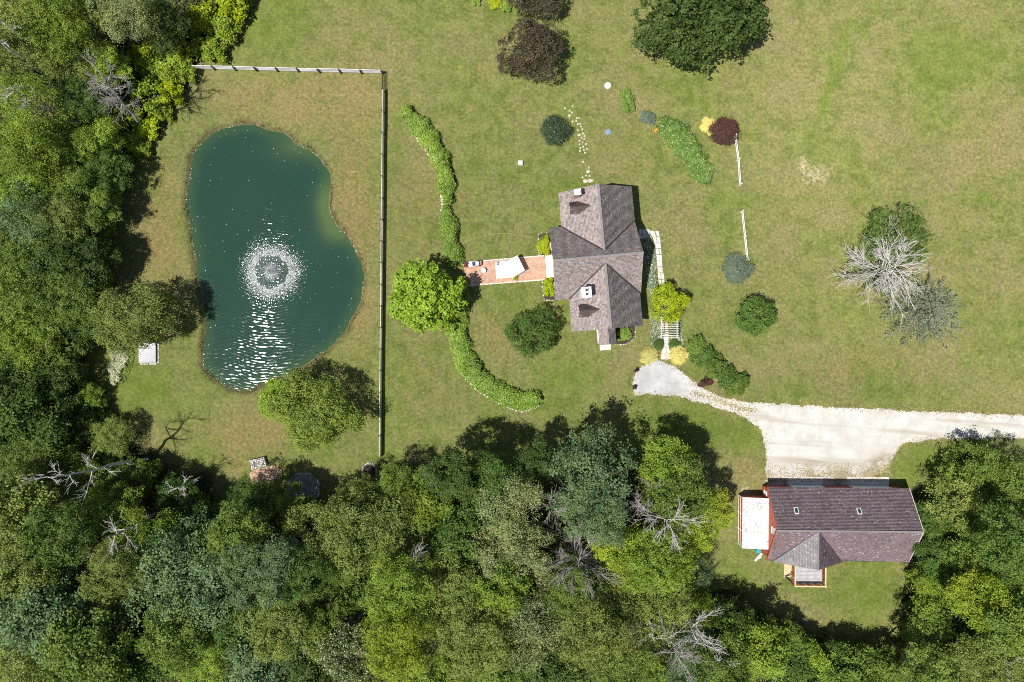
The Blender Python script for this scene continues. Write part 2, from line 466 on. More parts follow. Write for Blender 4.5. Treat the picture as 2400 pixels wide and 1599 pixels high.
M_HOSE = mat_simple('tan_hose', (0.42, 0.31, 0.13), 0.6, 0.3, 0.1)

def mat_whitemetal():
    t = NT('white_metal_spotted')
    v = t.n('TexVoronoi', Scale=1.9); 
    mp = t.n('Mapping'); t.l(t.pos(), mp.inputs[0]); mp.inputs['Scale'].default_value = (1.6, 0.9, 1)
    t.l(mp.outputs[0], v.inputs['Vector'])
    nz = t.noise(4.5, 4, 0.7); n2 = t.noise(0.7, 2, 0.5)
    sp = t.ramp(t.math('ADD', nz, t.math('MULTIPLY', n2, 0.45)), 0.70, 0.84)
    c = t.mix(t.math('MULTIPLY', sp, 0.85), (0.70, 0.695, 0.69), (0.27, 0.26, 0.26))
    return t.done(t.princ(c, 0.5, 0.4))
M_LEANTO = mat_whitemetal()
M_METAL = mat_simple('pale_corrugated_metal', (0.50, 0.50, 0.545), 0.45, 0.4, 0.06)

# ------------------------------------------------------------------ outlines on the ground (metres)
def PL(pts): return [G(*p) for p in pts]
zp = [(240,100),(330,75),(420,66),(520,90),(600,115),(660,150),(730,195),(800,245),(850,310),(873,370),(862,430),(858,500),(870,560),(905,620),(960,670),(1000,740),(1030,820),(1050,890),(1045,970),(1020,1050),(985,1130),(930,1210),(870,1280),(800,1330),(720,1385),(640,1425),(540,1465),(470,1490),(430,1515),(390,1523),(330,1505),(280,1485),(220,1440),(175,1390),(160,1340),(170,1260),(178,1180),(170,1080),(150,960),(130,870),(110,730),(95,620),(75,510),(78,420),(95,310),(115,220),(160,160)]
def rough_line(P, a, sc, seed):
    P = resample(P, 0.3); d = np.roll(P, -1, 0) - np.roll(P, 1, 0); nn = norm(np.c_[d[:, 1], -d[:, 0]])
    return P + nn * ((vnoise(P, sc, seed) - .5) * 2 * a + (vnoise(P, sc * .3, seed + 1) - .5) * a)[:, None]
POND = smooth_poly(PL([(400 + x / 2.306, 260 + y / 2.306) for x, y in zp]), 3)
POND = rough_line(POND, 0.16, 1.3, 41)
WOODS = [PL(p) for p in (
    [(-400,-300),(590,-300),(575,0),(520,130),(455,160),(420,235),(360,300),(330,350),(300,430),(270,520),(262,620),(240,690),(200,760),(185,860),(225,950),(255,1000),(330,1050),(420,1090),(500,1130),(520,1185),(600,1210),(700,1190),(780,1170),(850,1150),(900,1110),(960,1090),(1040,1085),(1160,1090),(1260,1080),(1400,1060),(1520,1080),(1620,1120),(1680,1190),(1665,1290),(1640,1370),(1760,1400),(1850,1460),(1960,1490),(2080,1520),(2130,1440),(2130,1340),(2150,1240),(2140,1150),(2230,1080),(2330,1040),(2800,1030),(2800,2000),(-400,2000)],)]
DRIVE = PL([(1530,843),(1548,845),(1585,862),(1612,884),(1640,907),(1680,927),(1720,938),(1770,944),(1850,949),(2000,957),(2150,964),(2420,974),(2700,985),(2700,1030),(2420,1029),(2280,1028),(2190,1030),(2130,1036),(2105,1050),(2092,1075),(2070,1100),(2040,1122),(2036,1142),(1800,1142),(1794,1120),(1793,1060),(1790,1025),(1776,1000),(1745,978),(1700,962),(1650,946),(1600,932),(1560,926),(1510,925),(1487,926),(1483,903),(1489,872),(1505,860)])

# ------------------------------------------------------------------ ground sheet
def build_ground():
    xs = np.concatenate([[-2500, -900, -350, -160, -100, -82], np.arange(-74, 74.01, 0.4), [82, 100, 160, 350, 900, 2500]])
    ys = np.concatenate([[-2500, -900, -350, -160, -90, -62], np.arange(-52, 52.01, 0.4), [62, 90, 160, 350, 900, 2500]])
    X, Y = np.meshgrid(xs, ys)
    P = np.stack([X.ravel(), Y.ravel()], 1)
    sd = poly_sd(P, POND)
    bank = np.clip((0.45 - sd) / 1.5, 0, 1)
    z = -0.85 * bank * bank * (3 - 2 * bank)
    z += np.where(sd > 2, (vnoise(P, 14, 3) - 0.5) * 0.05, 0)
    nx = len(xs)
    idx = np.arange(len(P)).reshape(X.shape)
    F = np.stack([idx[:-1, :-1], idx[:-1, 1:], idx[1:, 1:], idx[1:, :-1]], -1).reshape(-1, 4)
    me = raw_mesh('ground', np.c_[P, z], F, True)
    px = P[:, 0] * PXM + 1200; py = 800 - P[:, 1] * PXM
    def blob(cx, cy, rx, ry, s): return s * np.exp(-(((px - cx) / rx) ** 2 + ((py - cy) / ry) ** 2))
    dry = np.full(len(P), 0.41)
    for b in [(690,240,190,70,.42),(830,420,55,240,.34),(380,560,50,190,.42),(840,720,40,150,.3),(600,1010,130,60,.36),(980,500,60,200,.22),(990,900,80,80,.22),
              (1160,790,40,60,.3),(1900,410,60,60,.15),(2280,420,120,160,.12),(2020,860,150,60,.22),(1900,520,120,80,.12),(2250,760,140,160,.10),(800,90,120,80,.12),
              (1080,470,60,60,.2),(1410,500,40,60,.1),(1620,600,60,120,.12),(1900,180,140,150,.10),(1750,1100,40,60,.3),(1560,560,40,60,.1),(2320,300,80,90,.15),(1700,200,100,60,.08),(550,1100,60,60,.2)]:
        dry += blob(*b)
    lush = np.zeros(len(P))
    for (ax, ay, bx_, by_, w_, st) in [(1930, 255, 1990, 60, 14, .55), (1900, 330, 1935, 240, 12, .4), (1660, 472, 2330, 470, 10, .38), (2020, 90, 2060, 0, 12, .4), (2000, 300, 2330, 480, 12, .25), (1450, 130, 1780, 330, 10, .2)]:
        L_ = np.hypot(bx_ - ax, by_ - ay); u_ = np.clip(((px - ax) * (bx_ - ax) + (py - ay) * (by_ - ay)) / L_ ** 2, 0, 1)
        dd = np.hypot(px - ax - u_ * (bx_ - ax), py - ay - u_ * (by_ - ay)); lush += st * np.exp(-(dd / w_) ** 2)
    for b in [(1600,1010,170,55,.9),(340,920,70,50,.8),(650,60,80,90,.5),(2230,1080,110,50,.8),(480,1060,50,60,.4),(1210,690,70,30,.3),(2000,1380,130,60,.6),(1290,900,90,60,.5),(2230,150,100,90,.45),
              (1340,440,60,20,.6),(930,300,40,80,.5),(1060,330,60,100,.1),(1750,1330,60,60,.5),(2180,930,200,25,.3),(1290,560,40,50,.3),(1360,880,120,40,.3),(900,950,20,160,.2),(400,300,40,60,.4),(2260,760,60,60,.35)]:
        lush += blob(*b)
    bleach = np.clip((px - 1150) / 1100, 0, 1) * 0.55 + np.clip((500 - py) / 900, 0, .3) * (px > 500)
    for b in [(1900,420,230,170,.45),(1950,150,220,160,.25),(2050,700,200,150,.15)]: bleach += blob(*b)
    bleach -= blob(2000,900,260,60,.35) + blob(1600,1010,170,70,.5) + blob(2200,1090,130,60,.3) + blob(2000,1390,160,80,.3)
    bleach = np.clip(bleach, 0, 1)
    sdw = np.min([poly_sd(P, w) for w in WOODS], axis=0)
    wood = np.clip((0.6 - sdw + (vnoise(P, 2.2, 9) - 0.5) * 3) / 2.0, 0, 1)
    sdd = poly_sd(P, DRIVE)
    dirt = 0.55 * np.exp(-np.clip(sdd, 0, 99) / 0.6)
    for b in [(1910,410,70,55,.62),(1880,370,12,30,.3),(1375,820,22,10,.5),(1755,1170,28,60,.45),(1740,1150,20,30,.35),(860,175,50,6,.4),(990,885,20,10,.5),(960,905,30,8,.35),(1755,1328,16,8,.5),(2080,1110,30,30,.4),(780,45,16,10,.4),(1500,1115,10,4,.2)]:
        dirt += blob(*b)
    shore = np.clip(1 - np.abs(sd - 0.05) / (0.25 + 0.5 * vnoise(P, 1.6, 88)), 0, 1) * 0.85
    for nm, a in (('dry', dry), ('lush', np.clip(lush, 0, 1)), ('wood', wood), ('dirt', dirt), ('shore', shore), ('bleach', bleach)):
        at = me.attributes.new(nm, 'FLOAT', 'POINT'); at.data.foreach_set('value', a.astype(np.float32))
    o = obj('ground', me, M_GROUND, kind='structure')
    o['label'] = 'sunlit mown lawn of mixed green and dry tan grass'
build_ground()

def sheet(name, poly, z, mat, step=0.0, jag=0.0, seed=1, thick=0.0, label=None, parent=None, kind='structure'):
    P = np.array(poly)
    if step:
        P = resample(P, step)
        r = np.random.default_rng(seed)
        d = np.roll(P, -1, 0) - np.roll(P, 1, 0); nn = norm(np.c_[d[:, 1], -d[:, 0]])
        P = P + nn * ((r.normal(size=(len(P), 1)) * 0.5 + (vnoise(P, 0.8, seed)[:, None] - 0.5) * 2.2) * jag)
    mb = MB()
    if thick: mb.prism([tuple(p) for p in P], z - thick, z)
    else: mb.add([(p[0], p[1], z) for p in P], [list(range(len(P)))])
    me = mb.mesh(name)
    import bmesh
    bm = bmesh.new(); bm.from_mesh(me); bmesh.ops.triangulate(bm, faces=[f for f in bm.faces if len(f.verts) > 4]); bmesh.ops.recalc_face_normals(bm, faces=bm.faces); bm.to_mesh(me); bm.free()
    if not thick:
        me.update()
        if len(me.polygons) and me.polygons[0].normal.z < 0: me.flip_normals()
    o = obj(name, me, mat, parent)
    if kind: o['kind'] = kind
    if label: o['label'] = label
    return o

# ------------------------------------------------------------------ pond water with the fountain's ripples
FX, FY = G(634, 637)
WATER_Z = -0.34
def build_water():
    step = 0.065
    x0, y0 = POND.min(0) - 0.4; x1, y1 = POND.max(0) + 0.4
    xs = np.arange(x0, x1, step); ys = np.arange(y0, y1, step)
    X, Y = np.meshgrid(xs, ys); P = np.stack([X.ravel(), Y.ravel()], 1)
    # distance to shore on a coarse grid, then interpolated
    cs = 0.5
    cx = np.arange(x0 - 1, x1 + 1, cs); cy = np.arange(y0 - 1, y1 + 1, cs)
    CX, CY = np.meshgrid(cx, cy); S = poly_sd(np.stack([CX.ravel(), CY.ravel()], 1), POND).reshape(CX.shape)
    fx = (P[:, 0] - cx[0]) / cs; fy = (P[:, 1] - cy[0]) / cs
    ix = fx.astype(int); iy = fy.astype(int); fx -= ix; fy -= iy
    sd = S[iy, ix] * (1 - fx) * (1 - fy) + S[iy, ix + 1] * fx * (1 - fy) + S[iy + 1, ix] * (1 - fx) * fy + S[iy + 1, ix + 1] * fx * fy
    rng = np.random.default_rng(5)
    dx = P[:, 0] - FX; dy = P[:, 1] - FY; r = np.hypot(dx, dy)
    # ring waves running out from the fountain
    ph = vnoise(P, 1.3, 21) * 4.5 + vnoise(P, 0.5, 22) * 2.4
    z = np.zeros(len(P))
    amp = 0.205 * np.exp(-np.maximum(r - 3, 0) / 15.0) * (0.62 + 0.55 * vnoise(P, 0.8, 23)) * np.clip((r - 1.0) / 1.5, 0, 1)
    lam = 0.38
    z += amp * lam / (2 * math.pi) * 1.15 * np.sin(2 * math.pi * r / lam - ph)
    # choppy water where the drops fall
    chop = np.zeros(len(P)); nk = 30
    for k in range(nk):
        a = rng.uniform(0, 2 * math.pi); L = rng.uniform(0.25, 0.55); p = rng.uniform(0, 6.28)
        chop += np.sin(2 * math.pi * (P[:, 0] * math.cos(a) + P[:, 1] * math.sin(a)) / L + p) * L / (2 * math.pi)
    near = np.clip(1.2 - np.maximum(r - 3.0, 0) / 1.6, 0, 1)
    z += chop * 0.17 * math.sqrt(2.0 / nk) * 1.3 * near
    # light wind ripples everywhere
    wind = np.zeros(len(P)); nk = 20
    for k in range(nk):
        a = R(92) + rng.normal() * 0.18; L = rng.uniform(0.27, 0.7); p = rng.uniform(0, 6.28)
        wind += np.sin(2 * math.pi * (P[:, 0] * math.cos(a) + P[:, 1] * math.sin(a)) / L + p) * L / (2 * math.pi)
    z += wind * 0.027 * math.sqrt(2.0 / nk) * 1.2
    idx = np.arange(len(P)).reshape(X.shape)
    F = np.stack([idx[:-1, :-1], idx[:-1, 1:], idx[1:, 1:], idx[1:, :-1]], -1).reshape(-1, 4)
    keep = sd[F].min(1) < 0.30
    F = F[keep]
    used = np.unique(F); remap = np.full(len(P), -1); remap[used] = np.arange(len(used))
    me = raw_mesh('pond_water', np.c_[P[used], WATER_Z + z[used]], remap[F], True)
    at = me.attributes.new('depth', 'FLOAT', 'POINT'); at.data.foreach_set('value', np.clip(-sd[used], 0, 20).astype(np.float32))
    # silt stirred up by the inlet and the shallows on the east bank
    px = P[used, 0] * PXM + 1200; py = 800 - P[used, 1] * PXM
    sh = 0.9 * np.exp(-(((px - 765) / 26) ** 2 + ((py - 480) / 50) ** 2)) + 0.7 * np.exp(-(((px - 790) / 34) ** 2 + ((py - 540) / 28) ** 2)) + 0.35 * np.exp(-(((px - 690) / 60) ** 2 + ((py - 345) / 30) ** 2))
    at = me.attributes.new('silt', 'FLOAT', 'POINT'); at.data.foreach_set('value', sh.astype(np.float32))
    t = NT('pond_water')
    dep = t.attr('depth'); silt = t.attr('silt')
    f = t.ramp(t.math('ADD', dep, t.math('MULTIPLY', t.math('SUBTRACT', t.noise(0.6, 3), 0.5), 0.9)), 0.15, 2.0)
    deep = t.mix(t.noise(0.12, 3), (0.017, 0.046, 0.033), (0.020, 0.053, 0.039))
    c = t.mix(f, (0.032, 0.070, 0.034), deep)
    c = t.mix(t.math('MINIMUM', silt, 0.75), c, (0.085, 0.130, 0.045))
    up = t.n('CombineXYZ'); up.inputs[2].default_value = 1.0
    df = t.n('BsdfDiffuse'); t.l(c, df.inputs[0]); t.l(up.outputs[0], df.inputs['Normal'])      # murky water body
    gl = t.n('BsdfGlossy', Roughness=0.085); fr = t.n('Fresnel', IOR=1.33)
    mx = t.n('MixShader'); t.l(fr.outputs[0], mx.inputs[0]); t.l(df.outputs[0], mx.inputs[1]); t.l(gl.outputs[0], mx.inputs[2])
    m = t.done(mx)
    o = obj('pond_water', me, m, kind='structure'); o['label'] = 'dark teal kidney-shaped pond rippled by a fountain'
build_water()

# ------------------------------------------------------------------ rocks
import bmesh
def rock_mesh(seed, flat=0.6):
    bm = bmesh.new(); bmesh.ops.create_icosphere(bm, subdivisions=1, radius=1.0)
    r = random.Random(seed)
    for v in bm.verts:
        v.co *= r.uniform(0.75, 1.1); v.co.z *= flat
    me = bpy.data.meshes.new('stone'); bm.to_mesh(me); bm.free(); return me
ROCKS = [rock_mesh(i) for i in range(5)]
ROCKV = []
for m_ in ROCKS:
    v_ = np.array([v.co[:] for v in m_.vertices]); f_ = np.array([list(p.vertices) for p in m_.polygons]); ROCKV.append((v_, f_))

def rocks_joined(name, P, size, mat, seed, parent=None, kind='stuff', zoff=0.0):
    """P (n,3), size (n,) -> one mesh of many stones"""
    r = np.random.default_rng(seed); V = []; F = []; n = 0
    for p, s in zip(P, size):
        v, f = ROCKV[r.integers(5)]
        a = r.uniform(0, 6.28); c, sn = math.cos(a), math.sin(a)
        w = v * np.array([s, s * r.uniform(0.6, 1.0), s * r.uniform(0.6, 1.0)])
        w = np.c_[w[:, 0] * c - w[:, 1] * sn, w[:, 0] * sn + w[:, 1] * c, w[:, 2]]
        V.append(w + p + np.array([0, 0, zoff])); F.append(f + n); n += len(v)
    return obj(name, raw_mesh(name, np.concatenate(V), np.concatenate(F)), mat, parent, kind=kind)

# stones lining the pond
def pond_edge():
    r = np.random.default_rng(8)
    E = resample(POND, 0.22)
    n = len(E)
    P = []; S = []
    for i, p in enumerate(E):
        d = E[(i + 1) % n] - E[i - 1]; nn = np.array([d[1], -d[0]]); nn /= np.linalg.norm(nn) + 1e-9
        px = p[0] * PXM + 1200; py = 800 - p[1] * PXM
        dens = 0.5 + 0.5 * (px < 520) + 0.4 * (py > 830) + (0.3 if 650 < px < 800 else 0)
        for k in range(2):
            if r.uniform() < dens * 0.75:
                q = p + nn * r.normal() * 0.13
                s = r.uniform(0.05, 0.13) * (1.25 if py > 830 else 1)
                P.append((q[0], q[1], -0.30 + r.uniform(-0.02, 0.06))); S.append(s)
    o = rocks_joined('shore_stones', P, S, M_STONE, 9)
    tag(o, 'small pale stones lining the edge of the pond', kind='stuff')
pond_edge()

def shore_weeds():
    r = np.random.default_rng(91)
    E = resample(POND, 0.08); d = np.roll(E, -1, 0) - np.roll(E, 1, 0); nn = norm(np.c_[d[:, 1], -d[:, 0]])
    k = vnoise(E, 1.7, 6)
    ok = r.uniform(size=len(E)) < np.clip((k - .35) * 2.2, .08, .95)
    E = np.repeat(E[ok], 7, 0); nn = np.repeat(nn[ok], 7, 0)
    P = E + nn * (np.abs(r.normal(size=(len(E), 1))) * .32 - .04) * np.where(poly_sd(E + nn * .2, POND) > 0, 1, -1)[:, None] + r.normal(size=E.shape) * .08
    P3 = np.c_[P, -.2 + r.uniform(0, .28, len(P))]
    V, F = leaf_faces(P3, norm(np.array([0, 0, .7]) + r.normal(size=P3.shape) * .6), r.uniform(.10, .26, len(P)), r, .35)
    o = obj('shore_weeds', raw_mesh('shore_weeds', V, F), mat_leaf('leaf_shore', (.09, .11, .03), (.24, .22, .09), .2), kind='stuff')
    tag(o, 'ragged weeds and grass fringing the pond bank', kind='stuff')
shore_weeds()

# bits of fluff and foam floating on the pond
def floaters():
    r = np.random.default_rng(12); P = []
    lo, hi = POND.min(0), POND.max(0)
    Q = r.uniform(lo, hi, size=(9000, 2)); sd = poly_sd(Q, POND)
    px = Q[:, 0] * PXM + 1200; py = 800 - Q[:, 1] * PXM
    w = 0.008 + 0.08 * np.exp(-((px - 715) / 40) ** 2 - ((py - 370) / 45) ** 2) + 0.10 * np.exp(sd / 0.9) * (px < 560) + 0.05 * (py > 800) + 0.06 * np.exp(-((px - 615) / 25) ** 2 - ((py - 500) / 50) ** 2) + 0.07 * np.exp(sd / 0.8)
    ok = (sd < -0.1) & (r.uniform(size=len(Q)) < w)
    Q = Q[ok]
    P3 = np.c_[Q, np.full(len(Q), WATER_Z + 0.03)]
    N = norm(np.array([0, 0, 1.0]) + r.normal(size=P3.shape) * 0.12)
    V, F = leaf_faces(P3, N, r.uniform(0.05, 0.13, len(Q)), r, 0.8, 0.05)
    o = obj('floating_fluff', raw_mesh('floating_fluff', V, F), mat_simple('pale_fluff', (0.62, 0.66, 0.60), 0.8, 0.2), kind='stuff')
    tag(o, 'specks of pale fluff and foam drifting on the pond', kind='stuff')
floaters()

# fountain
def fountain():
    t = thing('pond_fountain', 'floating fountain throwing a round curtain of white spray in the pond', 'fountain', (FX, FY, WATER_Z))
    mb = MB(); mb.cyl((0, 0), 0.38, 0.30, -0.12, 0.09, 18); mb.cyl((0, 0), 0.14, 0.10, 0.09, 0.22, 12)
    mb.build('float', M_BLACK, t)
    mb = MB(); mb.cyl((0, 0), 0.05, 0.035, 0.22, 0.34, 10); mb.build('nozzle', M_METAL, t)
    r = np.random.default_rng(4)
    g = 9.81
    P = []; S = []
    n = 15000
    vz = r.normal(5.0, 0.35, n); tf = 2 * vz / g
    ta = r.uniform(0, 1, n) ** 0.8
    rad = r.normal(2.55, 0.40, n)
    ang = r.uniform(0, 2 * math.pi, n)
    rr = rad * ta
    zz = 0.3 * (1 - ta) + vz * (ta * tf) - 0.5 * g * (ta * tf) ** 2
    a = np.c_[rr * np.cos(ang), rr * np.sin(ang), np.maximum(zz, 0.03)]
    s = r.uniform(0.006, 0.016, n)
    # column in the middle
    m = 3500
    rc = np.abs(r.normal(0, 0.38, m)); ac = r.uniform(0, 6.28, m)
    b = np.c_[rc * np.cos(ac), rc * np.sin(ac), 0.25 + r.uniform(0, 1, m) * np.clip(1.35 - rc, 0.1, 1.4)]
    # splashes and foam where the curtain lands
    k = 7000
    rs = r.normal(2.5, 0.42, k); as_ = r.uniform(0, 6.28, k)
    c = np.c_[rs * np.cos(as_), rs * np.sin(as_), np.abs(r.normal(0, 0.09, k)) + 0.025]
    Q = np.concatenate([a, b, c]); sz = np.concatenate([s, r.uniform(0.007, 0.022, m), r.uniform(0.010, 0.026, k)])
    # foam blobs on the choppy ring, doubling as painted sun glints
    kf = 11000
    rf = np.where(r.uniform(size=kf) < .78, 2.15 + np.abs(r.normal(0, .95, kf)), np.abs(r.normal(0, .6, kf))); af = r.uniform(0, 6.28, kf)
    rf = rf * (1 + .04 * np.sin(af * 3 + 1) + .03 * np.sin(af * 7) + .03 * np.sin(af * 11 + 2)); keepf = r.uniform(size=kf) < .75 + .25 * np.sin(af * 5 + rf * 3) ** 2
    rf, af = rf[keepf], af[keepf]; kf = len(rf)
    fx = rf * np.cos(af); fy = rf * np.sin(af)
    PF = np.c_[fx, fy, np.full(kf, .05)]
    VF, FF = leaf_faces(PF, norm(np.array([0, 0, 1.0]) + r.normal(size=PF.shape) * .12), r.uniform(.03, .085, kf), r, .85, .02)
    obj('foam', raw_mesh('foam', VF, FF), mat_simple('foam_glint_white', (.76, .77, .78), .6, .3, .05, bump=0), t, kind='stuff')  # white flecks: foam, and sun glitter put into the colour
    oct_v = np.array([[1, 0, 0], [-1, 0, 0], [0, 1, 0], [0, -1, 0], [0, 0, 1], [0, 0, -1]], float)
    oct_f = np.array([[0, 2, 4], [2, 1, 4], [1, 3, 4], [3, 0, 4], [2, 0, 5], [1, 2, 5], [3, 1, 5], [0, 3, 5]])
    V = (Q[:, None, :] + oct_v[None] * sz[:, None, None]).reshape(-1, 3)
    F = (np.arange(len(Q))[:, None, None] * 6 + oct_f[None]).reshape(-1, 3)
    tt = NT('spray_droplet'); p = tt.princ((0.55, 0.60, 0.61), 0.15, 0.5); m_ = tt.done(p)
    o = obj('spray', raw_mesh('spray', V, F, True), m_, t, kind='stuff')
fountain()

# ------------------------------------------------------------------ driveway, gravel, paths
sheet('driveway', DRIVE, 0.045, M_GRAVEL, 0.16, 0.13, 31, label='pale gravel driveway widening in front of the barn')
def drive_crumbs():
    r = np.random.default_rng(77)
    E = resample(DRIVE, 0.09)
    d = np.roll(E, -1, 0) - np.roll(E, 1, 0); nn = norm(np.c_[d[:, 1], -d[:, 0]])
    k = 1
    P = np.repeat(E, k, 0) + np.repeat(nn, k, 0) * (np.abs(r.normal(size=(len(E) * k, 1))) * 0.55)
    ok = (np.abs(P[:, 0]) < 70) & (r.uniform(size=len(P)) < .55) & (P[:, 1] > -18.3)
    P = P[ok]; P3 = np.c_[P, np.full(len(P), 0.03)]
    o = rocks_joined('loose_gravel', P3, r.uniform(0.03, 0.085, len(P)), mat_simple('gravel_stone', (0.46, 0.43, 0.36), 0.9, 0.1, 0.2, island=0.25), 3)
    tag(o, 'loose pale gravel scattered along the edges of the driveway', kind='stuff')
    # grass creeping over the edge and along the median between the wheel tracks
    med = smooth_poly(PL([(1622, 921), (1660, 931), (1700, 946), (1735, 957), (1765, 962)]), 8, False)
    M = med[r.integers(len(med), size=800)] + r.normal(size=(800, 2)) * np.array([0.45, 0.22])
    P2 = np.repeat(E, 3, 0) + np.repeat(nn, 3, 0) * (r.normal(size=(len(E) * 3, 1)) * 0.28 - 0.05)
    P2 = P2[(np.abs(P2[:, 0]) < 70) & (P2[:, 1] > -18.3)]
    bx = r.uniform(0, 1, (3000, 2)) * np.array([15.5, 2.6]) + np.array([33.2, -18.3]); bx = bx[r.uniform(size=3000) < np.clip((-15.8 - bx[:, 1]) / 2.4, 0, 1)]
    Q = np.concatenate([M, P2, bx]); Q3 = np.c_[Q, np.full(len(Q), 0.075)]
    N = norm(np.array([0, 0, 1.0]) + r.normal(size=Q3.shape) * 0.45)
    V, F = leaf_faces(Q3, N, r.uniform(0.10, 0.22, len(Q)), r, 0.5)
    o = obj('edge_grass', raw_mesh('edge_grass', V, F), mat_leaf('leaf_dry_grass', (0.17, 0.17, 0.06), (0.42, 0.34, 0.17), 0.15), kind='stuff')
    tag(o, 'dry grass tufts growing along the driveway edges and its middle strip', kind='stuff')
drive_crumbs()

def irregular(cx, cy, rx, ry, rz, seed, n=7):
    r = random.Random(seed); out = []
    for i in range(n):
        a = 2 * math.pi * (i + r.uniform(-0.25, 0.25)) / n; k = r.uniform(0.85, 1.1)
        x, y = rx * k * math.cos(a), ry * k * math.sin(a)
        out.append((cx + x * math.cos(rz) - y * math.sin(rz), cy + x * math.sin(rz) + y * math.cos(rz)))
    return out

def slab_stone(parent, poly, z0, z1, mat, name='stone'):
    c = np.mean(np.array(poly), 0)
    mb = MB().prism([(p[0] - c[0], p[1] - c[1]) for p in poly], 0, z1 - z0, 0.04)
    return mb.build(name, mat, parent, loc=(c[0], c[1], z0))

def walkway():
    root = thing('path', 'pale flagstone walk running beside the house to the driveway', None); root['kind'] = 'structure'
    r = random.Random(6)
    mats = [mat_simple('flagstone_%s' % k, c, 0.8, 0.25, 0.14, 2.0) for k, c in (('cream', (0.62, 0.56, 0.49)), ('rose', (0.56, 0.47, 0.41)), ('grey', (0.52, 0.51, 0.50)))]
    base = smooth_poly(PL([(1517, 537), (1544, 537), (1549, 580), (1552, 620), (1556, 655), (1557, 690), (1562, 740), (1566, 790), (1567, 815), (1573, 842), (1548, 843), (1553, 815), (1556, 790), (1549, 745), (1545, 690), (1541, 655), (1538, 620), (1535, 580), (1530, 560), (1517, 556)]), 2)
    b = sheet('joint_bed', base, 0.02, M_MORTAR, label=None, parent=root, kind=None)
    cl = [(1524, 547, 1537, 547)]
    rows = [(541, 1520, 1544), (556, 1528, 1547), (570, 1533, 1548), (584, 1536, 1550), (598, 1537, 1551), (612, 1539, 1552), (626, 1540, 1553), (640, 1541, 1555), (655, 1542, 1557), (670, 1544, 1558), (686, 1545, 1559), (702, 1546, 1561), (718, 1547, 1562), (734, 1549, 1564), (750, 1551, 1565), (766, 1553, 1566), (782, 1555, 1567), (798, 1555, 1567), (814, 1554, 1568), (830, 1550, 1573), (843, 1549, 1574)]
    for (ya, xa0, xa1), (yb, xb0, xb1) in zip(rows[:-1], rows[1:]):
        nsp = 2 if r.random() < 0.45 or xa1 - xa0 > 20 else 1
        cuts = [0.0] + ([r.uniform(0.38, 0.62)] if nsp == 2 else []) + [1.0]
        for c0, c1 in zip(cuts[:-1], cuts[1:]):
            g = 0.55
            j = lambda: r.uniform(-0.7, 0.7)
            q = [(xa0 + (xa1 - xa0) * c0 + g + j(), ya + g + j()), (xa0 + (xa1 - xa0) * c1 - g + j(), ya + g + j()), (xb0 + (xb1 - xb0) * c1 - g + j(), yb - g + j()), (xb0 + (xb1 - xb0) * c0 + g + j(), yb - g + j())]
            slab_stone(root, PL(q)[::-1], 0.022, 0.07 + r.uniform(-0.008, 0.012), r.choice(mats), 'flagstone')
    # terrace by the house door in the building's shade
    for i in range(3):
        for k in range(2):
            q = [(1497 + i * 8.5 + .5, 538 + k * 12), (1505 + i * 8.5, 538 + k * 12), (1505 + i * 8.5 + k, 549 + k * 12), (1497.5 + i * 8.5 + k, 549 + k * 12)]
            slab_stone(root, PL(q)[::-1], 0.0, 0.066, mats[2], 'flagstone')
walkway()

M_STEP = mat_simple('stepping_stone', (0.47, 0.45, 0.36), 0.85, 0.2, 0.2, 2.0)
def stepping_path():
    root = thing('path', 'stepping stones set in the lawn curving up from the house', None); root['kind'] = 'structure'
    z = [(800,80),(657,118),(742,160),(785,195),(742,255),(738,318),(800,362),(868,355),(918,294),(938,398),(896,405),(953,450),(978,500),(897,515),(990,578),(918,608),(1020,625),(967,655),(1015,680),(928,715),(984,740),(1048,775),(928,780),(992,822),(943,845),(1062,860),(1008,884),(937,903),(1028,933),(1098,1208),(1085,1278),(1047,1352),(1110,1357),(1030,1455),(1130,1446),(990,1100),(875,300),(985,1385)]
    big = {(1030,1455): 2.6, (1130,1446): 2.7, (1085,1278): 2.0, (918,608): 1.7, (742,255): 1.5}
    for i, p in enumerate(z):
        k = big.get(p, 1.0) * .95
        x, y = G(1240 + p[0] / 7.842, 240 + p[1] / 7.842)
        poly = irregular(0, 0, 0.15 * k, 0.11 * k if k > 1.6 else 0.14 * k, random.Random(i).uniform(-.3, .3) if k > 1.6 else i * 1.3, i + 50)
        MB().prism(poly, 0, 0.07, 0.06).build('stone', M_STEP, root, loc=(x, y, -0.02))
stepping_path()

